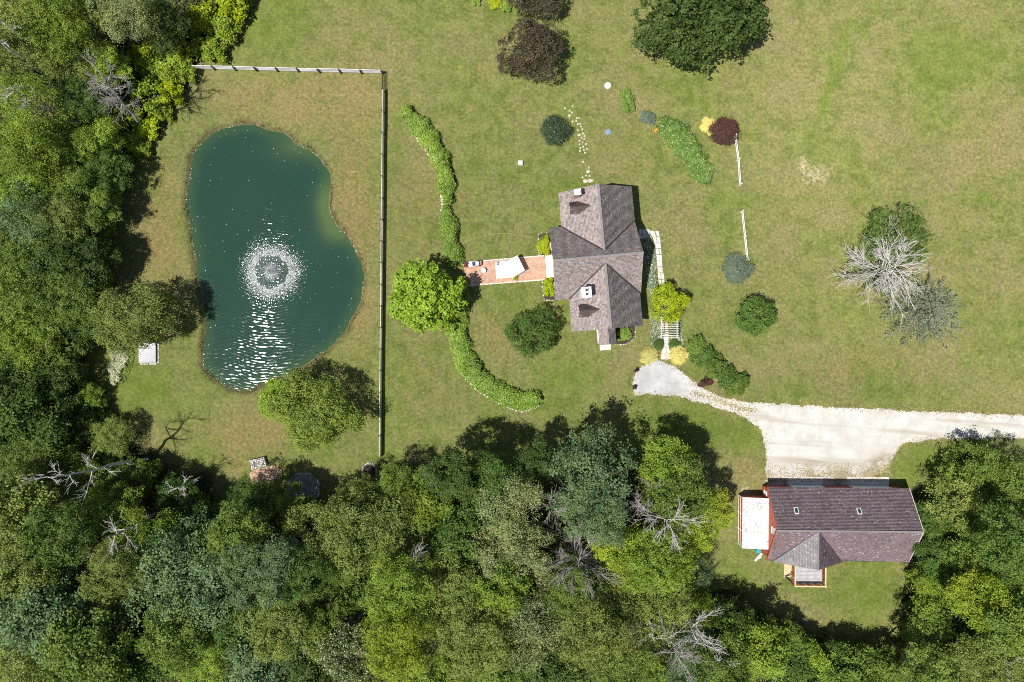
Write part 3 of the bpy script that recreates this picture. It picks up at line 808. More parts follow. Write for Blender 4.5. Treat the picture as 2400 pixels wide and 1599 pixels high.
# ------------------------------------------------------------------ slate roofs
def slates(polys, mat, parent, seed, row=0.18, wid=(0.15, 0.28), name='slate', lift=0.0):
    """polys: list of planar 3d polygons (eave edge horizontal); fills them with lapped slates"""
    r = np.random.default_rng(seed); V = []; F = []
    for poly in polys:
        P = [np.array(p, float) for p in poly]
        n = np.zeros(3)
        for i in range(len(P)): n += np.cross(P[i], P[(i + 1) % len(P)])
        n /= np.linalg.norm(n)
        if n[2] < 0: n = -n
        e = np.cross([0, 0, 1.0], n); e /= np.linalg.norm(e)
        s = np.cross(n, e)
        if s[2] < 0: s = -s; 
        o = min(P, key=lambda p: p[2])
        Q = np.array([[(p - o) @ e, (p - o) @ s] for p in P])
        b0, b1 = Q[:, 1].min(), Q[:, 1].max()
        def span(b):
            xs = []
            for i in range(len(Q)):
                a, c = Q[i], Q[(i + 1) % len(Q)]
                if (a[1] - b) * (c[1] - b) <= 0 and abs(a[1] - c[1]) > 1e-9:
                    xs.append(a[0] + (b - a[1]) / (c[1] - a[1]) * (c[0] - a[0]))
            return (min(xs), max(xs)) if len(xs) >= 2 else None
        nrow = max(1, int(round((b1 - b0) / row))); h = (b1 - b0) / nrow
        for k in range(nrow):
            ba = b0 + k * h; bb = ba + h
            sa = span(ba + 1e-4); sb = span(bb - 1e-4)
            if not sa or not sb: continue
            u = min(sa[0], sb[0]); end = max(sa[1], sb[1])
            off = r.uniform(0, 0.2); first = True
            while u < end - 0.01:
                w = r.uniform(*wid) * (off + 0.6 if first else 1); first = False
                u2 = min(u + w, end)
                if end - u2 < 0.08: u2 = end
                a0, a1 = max(u, sa[0]), min(u2 - 0.012, sa[1]); c0, c1 = max(u, sb[0]), min(u2 - 0.012, sb[1])
                u = u2
                if a1 <= a0 and c1 <= c0: continue
                a1 = max(a1, a0); c1 = max(c1, c0)
                za = 0.028 + r.uniform(-0.008, 0.012) + lift; zb = 0.006 + lift; dr = r.uniform(-0.015, 0.01)
                m = len(V)
                for (aa, b, zz) in ((a0, ba + dr, za), (a1, ba + dr, za), (c1, bb, zb), (c0, bb, zb), (a0, ba + dr, za - 0.03), (a1, ba + dr, za - 0.03)):
                    V.append(o + e * aa + s * b + n * zz)
                F.append([m, m + 1, m + 2, m + 3]); F.append([m + 4, m + 5, m + 1, m])
    return obj(name, raw_mesh(name, np.array(V), np.array(F)), mat, parent, kind='stuff')

def window(parent, c, nrm, w=0.9, h=1.3, mat=None):
    """framed window on a wall whose outward normal is nrm (2d), c = centre"""
    a = math.atan2(nrm[1], nrm[0])
    win = MB().box(-0.02, 0.04, -w / 2 + .06, w / 2 - .06, -h / 2 + .06, h / 2 - .06).build('window', M_GLASS, parent, loc=c, rot=(0, 0, a))
    f = MB()
    f.box(-0.01, 0.07, -w / 2, w / 2, h / 2 - .06, h / 2); f.box(-0.01, 0.07, -w / 2, w / 2, -h / 2, -h / 2 + .06)
    f.box(-0.01, 0.068, -w / 2, -w / 2 + .058, -h / 2 + .06, h / 2 - .06); f.box(-0.01, 0.068, w / 2 - .058, w / 2, -h / 2 + .06, h / 2 - .06)
    f.box(-0.01, 0.06, -w / 2 + .058, w / 2 - .058, -.02, .02)
    f.build('frame', M_WHITE, win)
    MB().box(-0.01, 0.12, -w / 2 - .05, w / 2 + .05, -h / 2 - .05, -h / 2 - .003).build('sill', M_WHITE, win)

# ------------------------------------------------------------------ farmhouse
def house():
    t = thing('farmhouse', 'cross-gabled farmhouse with brown-grey slate roofs and two chimneys', 'house', (10.31, 10.05, 0), R(5.1))
    EV, RM, RW = 3.8, 7.6, 6.97
    U0, HM, HN, HS = 0.83, 4.53, 4.6, 4.45
    VN, VS = 8.77, -8.64
    sm = (RM - EV) / HM
    vn = (RM - RW) / sm; vs = -vn
    zm = lambda v: RM - sm * abs(v)
    zn = lambda u: RW - (RW - EV) / HN * abs(u - U0)
    zs = lambda u: RW - (RW - EV) / HS * abs(u - U0)
    P = {}
    mN = [[(-5.4, HM), (U0 - HN, HM), (U0, vn), (U0, 0), (-5.4, 0)], [(U0, 0), (U0, vn), (5.4, HM), (5.4, 0)]]
    mS = [[(-5.4, -HM), (U0 - HS, -HM), (U0, vs), (U0, 0), (-5.4, 0)], [(U0, 0), (U0, vs), (U0 + HS, -HM), (5.4, -HM), (5.4, 0)]]
    main = [[(u, v, zm(v)) for u, v in p] for p in mN + mS]
    wn = [[(U0, vn, RW), (U0, VN, RW), (U0 - HN, VN, EV), (U0 - HN, HM, EV)], [(U0, vn, RW), (U0, VN, RW), (U0 + HN, VN, EV), (U0 + HN, HM, EV)]]
    ws = [[(U0, vs, RW), (U0, VS, RW), (U0 - HS, VS, EV), (U0 - HS, -HM, EV)], [(U0, vs, RW), (U0, VS, RW), (U0 + HS, VS, EV), (U0 + HS, -HM, EV)]]
    # walls: closed prisms a little inside the eaves
    ov = 0.38
    def gable_wall(mb, axis, a0, a1, c, half, ridge_z, slope):
        hh = half - ov; ze = ridge_z - slope * hh - 0.16; zr = ridge_z - 0.16
        prof = [(-hh, 0), (hh, 0), (hh, ze), (0, zr), (-hh, ze)]
        if axis == 'u':
            V = [(a0, c + q, z) for q, z in prof] + [(a1, c + q, z) for q, z in prof]
        else:
            V = [(c + q, a0, z) for q, z in prof] + [(c + q, a1, z) for q, z in prof]
        n = 5
        mb.add(V, [[i, (i + 1) % n, n + (i + 1) % n, n + i] for i in range(n)] + [list(range(n))[::-1], list(range(n, 2 * n))])
    mb = MB()
    gable_wall(mb, 'u', -5.4 + ov, 5.4 - ov, 0, HM, RM, sm)
    gable_wall(mb, 'v', 0.2, VN - ov, U0, HN - .003, RW, (RW - EV) / HN)
    gable_wall(mb, 'v', VS + ov, -0.2, U0, HS, RW, (RW - EV) / HS)
    mb.build('wall', M_CLAP, t)
    # roof decks, slates, ridges, valleys
    mb = MB()
    for p in main + wn + ws: mb.slab(p, 0.13)
    roof = mb.build('roof', M_VALLEY, t)
    slates(main + wn + ws, M_SLATE_H, roof, 1)
    cap = MB()
    cap.bar((-5.42, 0, RM + .035), (5.42, 0, RM + .035), 0.26, 0.06)
    cap.build('ridge_cap', M_RIDGE, roof)
    MB().bar((U0, vn - .1, RW + .035), (U0, VN + .02, RW + .035), 0.26, 0.06).build('ridge_cap', M_RIDGE, roof)
    MB().bar((U0, vs + .1, RW + .035), (U0, VS - .02, RW + .035), 0.26, 0.06).build('ridge_cap', M_RIDGE, roof)
    for a, b in [((U0, vn, RW), (U0 - HN, HM, EV)), ((U0, vn, RW), (5.4, HM, EV)), ((U0, vs, RW), (U0 - HS, -HM, EV)), ((U0, vs, RW), (U0 + HS, -HM, EV))]:
        MB().bar((a[0], a[1], a[2] + .055), (b[0], b[1], b[2] + .055), 0.20, 0.06).build('valley_flashing', M_VALLEY, roof)
    # dormers on the west slopes
    for vc in (6.45, -6.2):
        d = bpy.data.objects.new('dormer', None); COL.objects.link(d); d.parent = t; d.location = (-2.7, vc, 0)
        hw, ze, zr = 0.74, 5.36, 6.26
        zr_slope = lambda u: RW - 0.69 * abs(u - U0)
        ue = U0 - (RW - ze) / 0.69 + 2.7; ur = U0 - (RW - zr) / 0.69 + 2.7
        n_ = [(0, hw, ze), (ue, hw, ze), (ur, 0, zr), (0, 0, zr)]; s_ = [(0, -hw, ze), (ue, -hw, ze), (ur, 0, zr), (0, 0, zr)]
        mbw = MB(); z0 = zr_slope(-2.7) - .15
        mbw.add([(.12, -hw + .1, z0), (.12, hw - .1, z0), (.12, hw - .1, ze + .05), (.12, 0, zr - .12), (.12, -hw + .1, ze + .05), (1.2, -hw + .1, z0), (1.2, hw - .1, z0), (1.2, hw - .1, ze + .05), (1.2, 0, zr - .12), (1.2, -hw + .1, ze + .05)],
                [[4, 3, 2, 1, 0], [0, 1, 6, 5], [1, 2, 7, 6], [2, 3, 8, 7], [3, 4, 9, 8], [4, 0, 5, 9]])
        mbw.build('dormer_wall', M_CLAP, d)
        mbr = MB(); mbr.slab(n_, .07); mbr.slab(s_, .07)
        rr = mbr.build('dormer_roof', M_VALLEY, d)
        slates([n_, s_], M_SLATE_D, d, int(vc * 10) + 99, name='dormer_slate')
        MB().bar((0, 0, zr + .03), (ur, 0, zr + .03), .10, .04).build('ridge_cap', M_VALLEY, d)
    # brick chimney at the north gable
    c = bpy.data.objects.new('chimney', None); COL.objects.link(c); c.parent = t; c.location = (-1.78, 7.95, 0)
    MB().box(-.36, .36, -.3, .3, 4.6, 7.35).build('stack', M_CHBRICK, c)
    MB().box(-.42, .42, -.36, .36, 7.35, 7.5).build('cap', M_WHITE, c)
    MB().box(-.26, .26, -.2, .2, 7.5, 7.72).build('flue', M_CONC, c)
    c['label'] = 'brick chimney with white cap near the north gable'
    c = bpy.data.objects.new('chimney', None); COL.objects.link(c); c.parent = t; c.location = (-1.8, -4.1, 0)
    MB().box(-.52, .52, -.56, .56, 4.6, 7.6).build('stack', M_WHITE, c)
    MB().box(-.6, .6, -.64, .64, 7.6, 7.72).build('cap', M_WHITE, c)
    for q in (-.24, .24):
        f = MB(); f.box(-.2, .2, q - .2, q + .2, 7.72, 7.95); f.build('flue', M_CONC, c)
        MB().box(-.13, .13, q - .13, q + .13, 7.95, 7.956).build('flue_opening', M_BLACK, c)
    c['label'] = 'wide white chimney with two dark flues'
    # plumbing vents
    for u, v in ((1.55, 4.9), (1.6, -3.9)):
        MB().cyl((0, 0), .06, .06, 0, .4, 8).build('vent_pipe', M_BLACK, t, loc=(u, v, zn(u) - .05))
    # south porch
    p = bpy.data.objects.new('porch', None); COL.objects.link(p); p.parent = t; p.location = (0.86, -9.6, 0)
    e0, rz, hw = 2.9, 3.62, 1.08
    a = [(-hw, -1.0, e0), (-hw, 1.3, e0), (0, 1.3, rz), (0, -1.0, rz)]; b = [(hw, -1.0, e0), (hw, 1.3, e0), (0, 1.3, rz), (0, -1.0, rz)]
    mb = MB(); mb.slab(a, .1); mb.slab(b, .1); pr = mb.build('porch_roof', M_VALLEY, p)
    slates([a, b], M_SLATE_H, p, 7, name='porch_slate')
    MB().bar((0, -1.0, rz + .03), (0, 1.3, rz + .03), .16, .05).build('ridge_cap', M_RIDGE, p)
    MB().box(-.95, .95, -.85, 1.25, 0, .25).build('porch_floor', M_CONC, p)
    for x in (-.85, .85): MB().box(x - .07, x + .07, -.85, -.71, .25, e0 - .02).build('post', M_WHITE, p)
    MB().box(-.72, .72, -1.75, -1.05, 0, .16).build('step', M_CONC, p)
    # doors and windows
    d = MB().box(-.05, .05, -.45, .45, 0, 2.05).build('door', mat_simple('dark_green_door', (.03, .06, .04), .5), t, loc=(.83, VS + ov - .04, .25), rot=(0, 0, R(90)))
    MB().cyl((0, 0), .03, .03, 0, .06, 8).build('handle', M_METAL, d, loc=(.06, .33, 1.0))
    MB().box(-.05, .05, -.5, .5, 0, 2.1).build('door', M_WHITE, t, loc=(5.4 - ov + .04, 1.2, .1))
    for v in (-2.2, -0.3, 2.6): window(t, (5.4 - ov + .005, v, 1.7), (1, 0))
    for v in (-2.6, 2.6): window(t, (-5.4 + ov - .005, v, 1.7), (-1, 0))
    window(t, (-5.4 + ov - .005, 0, 4.9), (-1, 0)); window(t, (5.4 - ov + .005, 0, 4.9), (1, 0))
    for u in (-1.6, 3.2): window(t, (u, VN - ov + .005, 1.7), (0, 1)); window(t, (u, VS + ov - .005, 1.7), (0, -1))
    for v in (-7.2, -5.6, 5.6, 7.2): window(t, (U0 + 4.6 - ov + (.0 if v > 0 else -.15) + .005, v, 1.7), (1, 0), .8, 1.2)
    MB().box(-.5, .5, -1.2, 1.2, 0, 2.1).build('french_door', M_WHITE, t, loc=(-5.4 + ov + .44, 0, .2))
house()

# ------------------------------------------------------------------ barn
def barn():
    t = thing('barn', 'long red barn with purple-grey slate roof beside the gravel drive', 'barn', (41.25, -23.2, 0), R(-0.5))
    L, HW, EV, RZ = 8.95, 4.65, 2.6, 5.72
    sl = (RZ - EV) / HW
    N = [(-L, HW, EV), (L, HW, EV), (L, 0, RZ), (-L, 0, RZ)]
    cu, gw = -3.95, 4.5                      # cross gable over the deck
    cl, cr = -8.3, 0.55
    ch = cu + 0.05
    S1 = [(-L, -HW, EV), (cl, -HW, EV), (ch, -0.02, RZ), (-L, 0, RZ)]
    S2 = [(ch, -0.02, RZ), (cr, -HW, EV), (L, -HW, EV), (L, 0, RZ)]
    gy = -HW - 0.12
    GL = [(cl, gy, EV - .0), (ch, -0.02, RZ + .01), (ch, gy, RZ + .01)]
    GR = [(cr, gy, EV - .0), (ch, -0.02, RZ + .01), (ch, gy, RZ + .01)]
    ov = 0.3
    hh = HW - ov; ze = RZ - sl * hh - .15
    prof = [(-hh, 0), (hh, 0), (hh, ze), (0, RZ - .15), (-hh, ze)]
    V = [(-L + .18, q, z) for q, z in prof] + [(L - .18, q, z) for q, z in prof]
    MB().add(V, [[i, (i + 1) % 5, 5 + (i + 1) % 5, 5 + i] for i in range(5)] + [[4, 3, 2, 1, 0], [5, 6, 7, 8, 9]]).build('wall', M_RED, t)
    k = 0.3
    MB().add([(cl + k, gy + .15, ze - .1), (cr - k, gy + .15, ze - .1), (ch, gy + .15, RZ - .25), (cl + k, gy + .9, ze - .1), (cr - k, gy + .9, ze - .1), (ch, gy + .9, RZ - .25)],
             [[0, 1, 2], [5, 4, 3], [0, 3, 4, 1], [1, 4, 5, 2], [2, 5, 3, 0]]).build('gable_wall', M_RED, t)
    mb = MB()
    for p in (N, S1, S2): mb.slab(p, .12)
    roof = mb.build('roof', M_VALLEY, t)
    slates([N, S1, S2], M_SLATE_B, roof, 11)
    mb = MB(); mb.slab([(x, y, z + .02) for x, y, z in GL], .1); mb.slab([(x, y, z + .02) for x, y, z in GR], .1)
    g = mb.build('cross_gable_roof', M_VALLEY, t)
    slates([GL], M_SLATE_SHEEN, g, 12, lift=.02); slates([GR], M_SLATE_B, g, 13, lift=.02)  # west slope takes the slate with sheen in its colour
    MB().bar((-L - .02, 0, RZ + .045), (L + .02, 0, RZ + .045), .22, .06).build('ridge_cap', M_RIDGE, roof)
    MB().bar((ch, -.1, RZ + .06), (ch, gy - .02, RZ + .06), .18, .06).build('ridge_cap', M_RIDGE, g)
    for q in (cl, cr):
        MB().bar((ch, -.05, RZ + .03), (q, gy, EV + .03), .10, .05).build('valley_flashing', M_VALLEY, g)
    for s in (-1, 1):
        for y in (-1, 1):
            MB().bar((s * (L + .015), y * HW, EV - .06), (s * (L + .015), 0, RZ - .06), .05, .2).build('barge_board', M_RED if s < 0 else M_WHITE, t)
    # skylights on the north slope
    for u in (-6.05 + 0.0, 1.75):
        v = 2.12
        o = bpy.data.objects.new('skylight', None); COL.objects.link(o); o.parent = t
        o.location = (u, v, RZ - sl * v + .03); o.rotation_euler = (-math.atan(sl), 0, 0)
        MB().box(-.19, .19, -.34, .34, 0, .09).build('pane', M_GLASS, o)
        f = MB(); f.box(-.25, -.19, -.4, .4, -.02, .12); f.box(.19, .25, -.4, .4, -.02, .12); f.box(-.19, .19, .34, .4, -.02, .118); f.box(-.19, .19, -.4, -.34, -.02, .118)
        f.build('frame', M_WHITE, o)
    # garage doors
    for u0, u1 in ((-5.5, -0.9), (2.3, 7.7)):
        d = MB().box(u0 + .2, u1 - .2, hh - .02, hh + .06, 0.05, 2.15).build('garage_door', M_WHITE, t)
        for i in range(1, 4): MB().box(u0 + .2, u1 - .2, hh + .06, hh + .075, .05 + i * .52, .09 + i * .52).build('door_rib', M_WHITE, d)
    for y in (-1.5, ): window(t, (-L + .175, y + 1.1, 4.3), (-1, 0), .8, .9)
    window(t, (-L + .175, 3.6, 1.5), (-1, 0), .7, .8)
    for u in (3.5, 6.0): window(t, (u, -hh - .005, 1.5), (0, -1))
barn()
for i, (x0, x1) in enumerate(((1844, 1928), (1985, 2083))):
    a = G(x0, 1118.5); b = G(x1, 1143)
    o = MB().box(a[0], b[0], b[1] - .25, a[1], 0.0, 0.075).build('concrete_apron', M_CONC)
    tag(o, ('smaller' if i == 0 else 'larger') + ' pale concrete apron before a barn door, ' + ('nearer the white lean-to' if i == 0 else 'farther from the white lean-to'), 'apron', 'concrete aprons before the barn doors')

def leanto():
    t = thing('lean_to', 'lean-to shed with speckled white metal roof at the barn end', 'shed', (29.3, -26.35, 0), R(-0.8))
    w, l = 3.3, 6.45
    mb = MB(); n = 24
    for i in range(n):       # shallow corrugations running down the slope
        y0, y1 = l * i / n, l * (i + 1) / n; ym = (y0 + y1) / 2
        for (ya, za, yb, zb) in ((y0, 0, ym, .035), (ym, .035, y1, 0)):
            mb.add([(-.05, ya, 2.08 + za), (w + .05, ya, 2.52 + za), (w + .05, yb, 2.52 + zb), (-.05, yb, 2.08 + zb)], [[0, 1, 2, 3]])
    mb.build('roof', M_LEANTO, t)
    mb = MB(); mb.slab([(-.05, -.02, 2.07), (w + .05, -.02, 2.51), (w + .05, l + .02, 2.51), (-.05, l + .02, 2.07)], .06); mb.build('roof_frame', M_WHITE, t)
    MB().box(.12, .18, .6, l - .1, 0, 2.0).build('wall', M_RED, t)
    MB().box(.18, w, l - .17, l - .11, 0, 2.05).build('wall', M_RED, t)
    for y in (.1, 2.2, 4.3, 6.35): MB().box(-.02, .1, y - .06, y + .06, 0, 2.03).build('post', M_WHITE, t)
    for i in range(2): MB().box(-.06, -.02, .2, l - .2, .5 + i * .7, .62 + i * .7).build('rail', M_WHITE, t)
leanto()

def deck():
    t = thing('deck', 'small grey board deck with red-brown railing behind the barn', 'deck', (36.3, -31.4, 0), R(-0.5))
    W, D, z = 3.85, 4.0, 0.5
    n = 23
    me = None
    for i in range(n):
        y0 = D * i / n
        if me is None: me = MB().box(0, W, 0.006, D / n - .012, z - .04, z).mesh('board')
        obj('board', me, M_DECK, t, loc=(0, y0, (i % 3) * .002))
    MB().box(.02, W - .02, .02, .07, z - .25, z - .045).build('rim_joist', M_REDWOOD, t)
    MB().box(-.01, .045, .02, D, z - .25, z - .045).build('rim_joist', M_REDWOOD, t); MB().box(W - .045, W + .01, .02, D, z - .25, z - .045).build('rim_joist', M_REDWOOD, t)
    pm = MB().box(-.06, .06, -.06, .06, 0, z + 1.0).mesh('post')
    cm = MB().box(-.09, .09, -.09, .09, z + 1.0, z + 1.06).mesh('post_cap')
    bm_ = MB().box(-.025, .025, -.025, .025, z + .1, z + .92).mesh('baluster')
    posts = [(-.02, y) for y in (-.02, 1.35, 2.7)] + [(W + .02, y) for y in (-.02, 1.35, 2.7)] + [(W * k / 4, -.02) for k in (1, 2, 3)]
    for x, y in posts:
        p = obj('post', pm, M_REDWOOD, t, loc=(x, y, 0)); obj('post_cap', cm, M_TANWOOD, p)
    for x in (-.02, W + .02):
        MB().box(x - .09, x + .09, -.08, 3.4, z + .92, z + .97).build('top_rail', M_TANWOOD, t)
        MB().box(x - .03, x + .03, 0, 3.4, z + .08, z + .14).build('bottom_rail', M_REDWOOD, t)
        for k in range(22): obj('baluster', bm_, M_REDWOOD, t, loc=(x, .14 + k * .15, 0))
    MB().box(.08, W - .08, -.11, .07, z + .925, z + .975).build('top_rail', M_TANWOOD, t)
    MB().box(.04, W - .04, -.05, .01, z + .08, z + .14).build('bottom_rail', M_REDWOOD, t)
    for k in range(24): obj('baluster', bm_, M_REDWOOD, t, loc=(.15 + k * .15, -.02, 0))
deck()
o = MB().prism(PL([(1838, 1322), (1855, 1324), (1855, 1352), (1837, 1352)])[::-1], 0, .06, .01).build('landing_pad', M_TANWOOD)
tag(o, 'tan plywood landing beside the red-railed deck', 'landing')
def vframe():
    a = G(1838.5, 1351); b = G(1853, 1344); c = G(1852, 1365)
    t = thing('sawhorse_frame', 'dark V-shaped timber frame lying open beside the deck', 'frame', (a[0], a[1], 0))
    for q in (b, c): MB().bar((0, 0, .12), (q[0] - a[0], q[1] - a[1], .5), .11, .09).build('leg', M_BLACK, t)
    MB().box(-.12, .12, -.12, .12, 0, .16).build('footing', M_CONC, t)
vframe()
o = MB().cyl(G(1777, 1292, .7), .24, .28, 0, .75, 16).cyl(G(1777, 1292, .7), .29, .29, .75, .80, 16).build('rain_barrel', M_CYAN)
tag(o, 'bright cyan plastic barrel by the lean-to corner', 'barrel')
o = MB().bar(G3(1769, 1315, 0, .05), G3(1785, 1297, 0, .10), .28, .08).bar(G3(1776, 1309, 0, .12), G3(1783, 1304, 0, .12), .3, .06).build('loose_board', M_WHITE)
tag(o, 'white painted board lying in the grass below the lean-to', 'board')

# ------------------------------------------------------------------ fences
RAIL = MB().box(0, 1, -.02, .02, -.13, .13).mesh('rail')
POSTM = MB().box(-.07, .07, -.07, .07, 0, 1.3).mesh('post')
def fence(name, label, posts, heights, rmat, pmat, off=0.09, group=None, ph=1.0, rh=1.0):
    t = thing(name, label, 'fence', (posts[0][0], posts[0][1], 0), 0, group)
    x0, y0 = posts[0]; r = random.Random(len(posts))
    for p in posts: obj('post', POSTM, pmat, t, loc=(p[0] - x0, p[1] - y0, 0), rot=(R(r.uniform(-2, 2)), R(r.uniform(-2, 2)), r.uniform(-.1, .1)), scale=(1, 1, ph))
    for a, b in zip(posts[:-1], posts[1:]):
        dx, dy = b[0] - a[0], b[1] - a[1]; L = math.hypot(dx, dy); an = math.atan2(dy, dx)
        for h in heights:
            obj('rail', RAIL, rmat, t, loc=(a[0] - x0 - math.sin(an) * off, a[1] - y0 + math.cos(an) * off, h + r.uniform(-.02, .02)), rot=(R(r.uniform(-6, 6)), R(r.uniform(-.5, .5)), an), scale=(L, 1.6, rh))
    return t
M_FENCEW = mat_simple('sun_bleached_boards', (0.66, 0.645, 0.66), 0.8, 0.25, 0.12, 3.0)
fence('board_fence', 'bleached three-board fence running from the thicket along the pond lawn top', [G(897 - 49 * k, 175.2 - 49 * k * .0255) for k in range(11)], (.30, .68, 1.06), M_FENCEW, M_POST, -0.09)
eb = [G(899 - (y - 175) * .00865, y) for y in [217 + 50.2 * k for k in range(18)]]
fence('board_fence', 'weathered grey three-board fence running down between pond and garden', eb, (.30, .68, 1.06), M_GREYWOOD, M_POST, 0.09)
def gate():
    a = G(899, 176); b = G(898.7, 215)
    t = thing('gate', 'dark wire gate at the fence corner above the pond', 'gate', (a[0], a[1], 0))
    L = a[1] - b[1]
    for z in (.25, .55, .85, 1.15): MB().bar((0, -.08, z), (0, -L + .08, z), .05).build('bar', M_POST, t)
    for k in range(6): MB().bar((.03, -.12 - k * (L - .24) / 5, .2), (.03, -.12 - k * (L - .24) / 5, 1.2), .035).build('upright', M_POST, t)
gate()
fence('rail_fence', 'short white rail fence running down from the dark purple bush', [G(1719.5, 322), G(1727.3, 377), G(1731.5, 436)], (.35, .8), M_WHITE, M_WHITE, 0.0, 'white rail fence sections on the east lawn', .9, .75)
fence('rail_fence', 'short white rail fence ending at the blue-green bush', [G(1736, 498), G(1742.5, 556), G(1748.5, 612)], (.35, .8), M_WHITE, M_WHITE, 0.0, 'white rail fence sections on the east lawn', .9, .75)

# ------------------------------------------------------------------ brick patio and what stands on it
def patio():
    poly = PL([(1084, 617), (1276, 601), (1281, 655), (1100, 669)])
    root = thing('patio', 'pink brick terrace between the round tree and the house', None); root['kind'] = 'structure'
    sheet('bed', poly, .03, M_MORTAR, parent=root, kind=None)
    r = np.random.default_rng(2)
    A = np.array(poly); an = math.atan2(A[1][1] - A[0][1], A[1][0] - A[0][0]); c, s = math.cos(an), math.sin(an)
    V = []; F = []
    for i in range(60):
        for k in range(40):
            u = i * .225 + (k % 2) * .11; v = -k * .115
            p = A[0] + np.array([u * c - v * s, u * s + v * c])
            q = p + np.array([.1 * c, .1 * s])
            V.append((u, v)); 
    V = np.array(V); C = np.stack([A[0][0] + V[:, 0] * c - V[:, 1] * s, A[0][1] + V[:, 0] * s + V[:, 1] * c], 1)
    ok = poly_sd(C, poly) < -.02; C = C[ok]
    bw, bh = .107, .052
    loc = np.array([[-bw, -bh], [bw, -bh], [bw, bh], [-bw, bh]])
    rot = np.stack([loc[:, 0] * c - loc[:, 1] * s, loc[:, 0] * s + loc[:, 1] * c], 1)
    n = len(C); z1 = .062 + r.uniform(-.006, .006, n)
    top = np.concatenate([C[:, None] + rot[None], np.broadcast_to(z1[:, None, None], (n, 4, 1))], 2)
    bot = np.concatenate([C[:, None] + rot[None], np.full((n, 4, 1), .02)], 2)
    VV = np.concatenate([top, bot], 1).reshape(-1, 3)
    b = (np.arange(n) * 8)[:, None]
    FF = np.concatenate([b + np.array(f) for f in ([0, 1, 2, 3], [4, 5, 1, 0], [5, 6, 2, 1], [6, 7, 3, 2], [7, 4, 0, 3])])
    obj('bricks', raw_mesh('bricks', VV, FF), M_BRICK, root, kind='stuff')
    # pale kerb stones on both long edges
    for (p, q) in (((1084, 616), (1276, 600)), ((1100, 670), (1281, 656))):
        a = np.array(G(*p)); b2 = np.array(G(*q)); m = 16
        for i in range(m):
            MB().bar((*(a + (b2 - a) * (i + .03) / m), .05), (*(a + (b2 - a) * (i + .97) / m), .05), .14, .08).build('kerb_stone', M_FLAG, root)
    # white stone landing at the house
    y = [(598.5, 611), (611.4, 624), (624.4, 638), (638.4, 652)]
    for i, (a, b2) in enumerate(y):
        slab_stone(root, PL([(1277 + i, a), (1300 + i, a - 1), (1301 + i, b2 - 1), (1278 + i, b2)])[::-1], 0, .16, M_WHITE, 'landing_slab')
patio()

def parasol():
    hx, hy = G(1206.5, 626, 2.1)
    t = thing('parasol', 'square white parasol standing over the brick terrace', 'parasol', (hx, hy, 0))
    C = [np.array(G(*p, 1.55)) - np.array((hx, hy)) for p in ((1212.7, 599), (1230.6, 634.7), (1200.5, 652.5), (1182.5, 616))]
    V = [(0, 0, 2.12)]; n = 8
    for i in range(4):
        a, b = C[i], C[(i + 1) % 4]
        for k in range(6): 
            p = a + (b - a) * k / 6; V.append((p[0], p[1], 1.55 + .06 * math.sin(math.pi * k / 6)))
    F = [[0, 1 + i, 1 + (i + 1) % 24] for i in range(24)]
    me = MB().add(V, [f[::-1] for f in F]).mesh('canopy'); c = obj('canopy', me, M_CANVAS, t)
    m = c.modifiers.new('solid', 'SOLIDIFY'); m.thickness = .02
    MB().cyl((0, 0), .03, .03, .1, 2.2, 10).build('pole', M_WHITE, t); MB().cyl((0, 0), .05, .02, 2.11, 2.22, 8).build('finial', M_METAL, t)
    MB().cyl((0, 0), .28, .24, .06, .16, 16).build('base', M_CONC, t)
    for i in range(4): MB().bar((0, 0, 2.05), (C[i][0] * .96, C[i][1] * .96, 1.55), .025).build('rib', M_TANWOOD, t)
parasol()
def rug():
    P = [(1160.5, 614.5), (1200, 611), (1203, 651), (1163, 654.3)]
    t = thing('outdoor_rug', 'white outdoor rug laid on the brick terrace under the parasol', 'rug', (*G(1182, 633), .075))
    c = np.array(G(1182, 633))
    A = [np.array(p) - c for p in PL(P)]; B = [p * .86 for p in A]
    MB().prism([tuple(p) for p in A][::-1], 0, .012).build('border', M_RUGB, t); MB().prism([tuple(p) for p in B][::-1], .012, .018).build('field', M_RUG, t)
rug()
def sandals():
    for i, (x, y, a) in enumerate(((1165.8, 617, .4), (1168.3, 615.8, .8), (1167.6, 620.4, .3))):
        o = MB().prism(irregular(0, 0, .15, .07, a, i, 8), 0, .06, .1).prism(irregular(.03, 0, .07, .075, a, i + 3, 8), .06, .10, .2).build('shoe', M_BLACK, loc=(*G(x, y), .092))
        tag(o, ('leftmost dark shoe of the pair on the white rug corner', 'dark shoe nearest the grass on the white rug corner', 'dark shoe set apart from the pair on the white rug')[i], 'shoe', 'dark shoes on the white rug')
sandals()
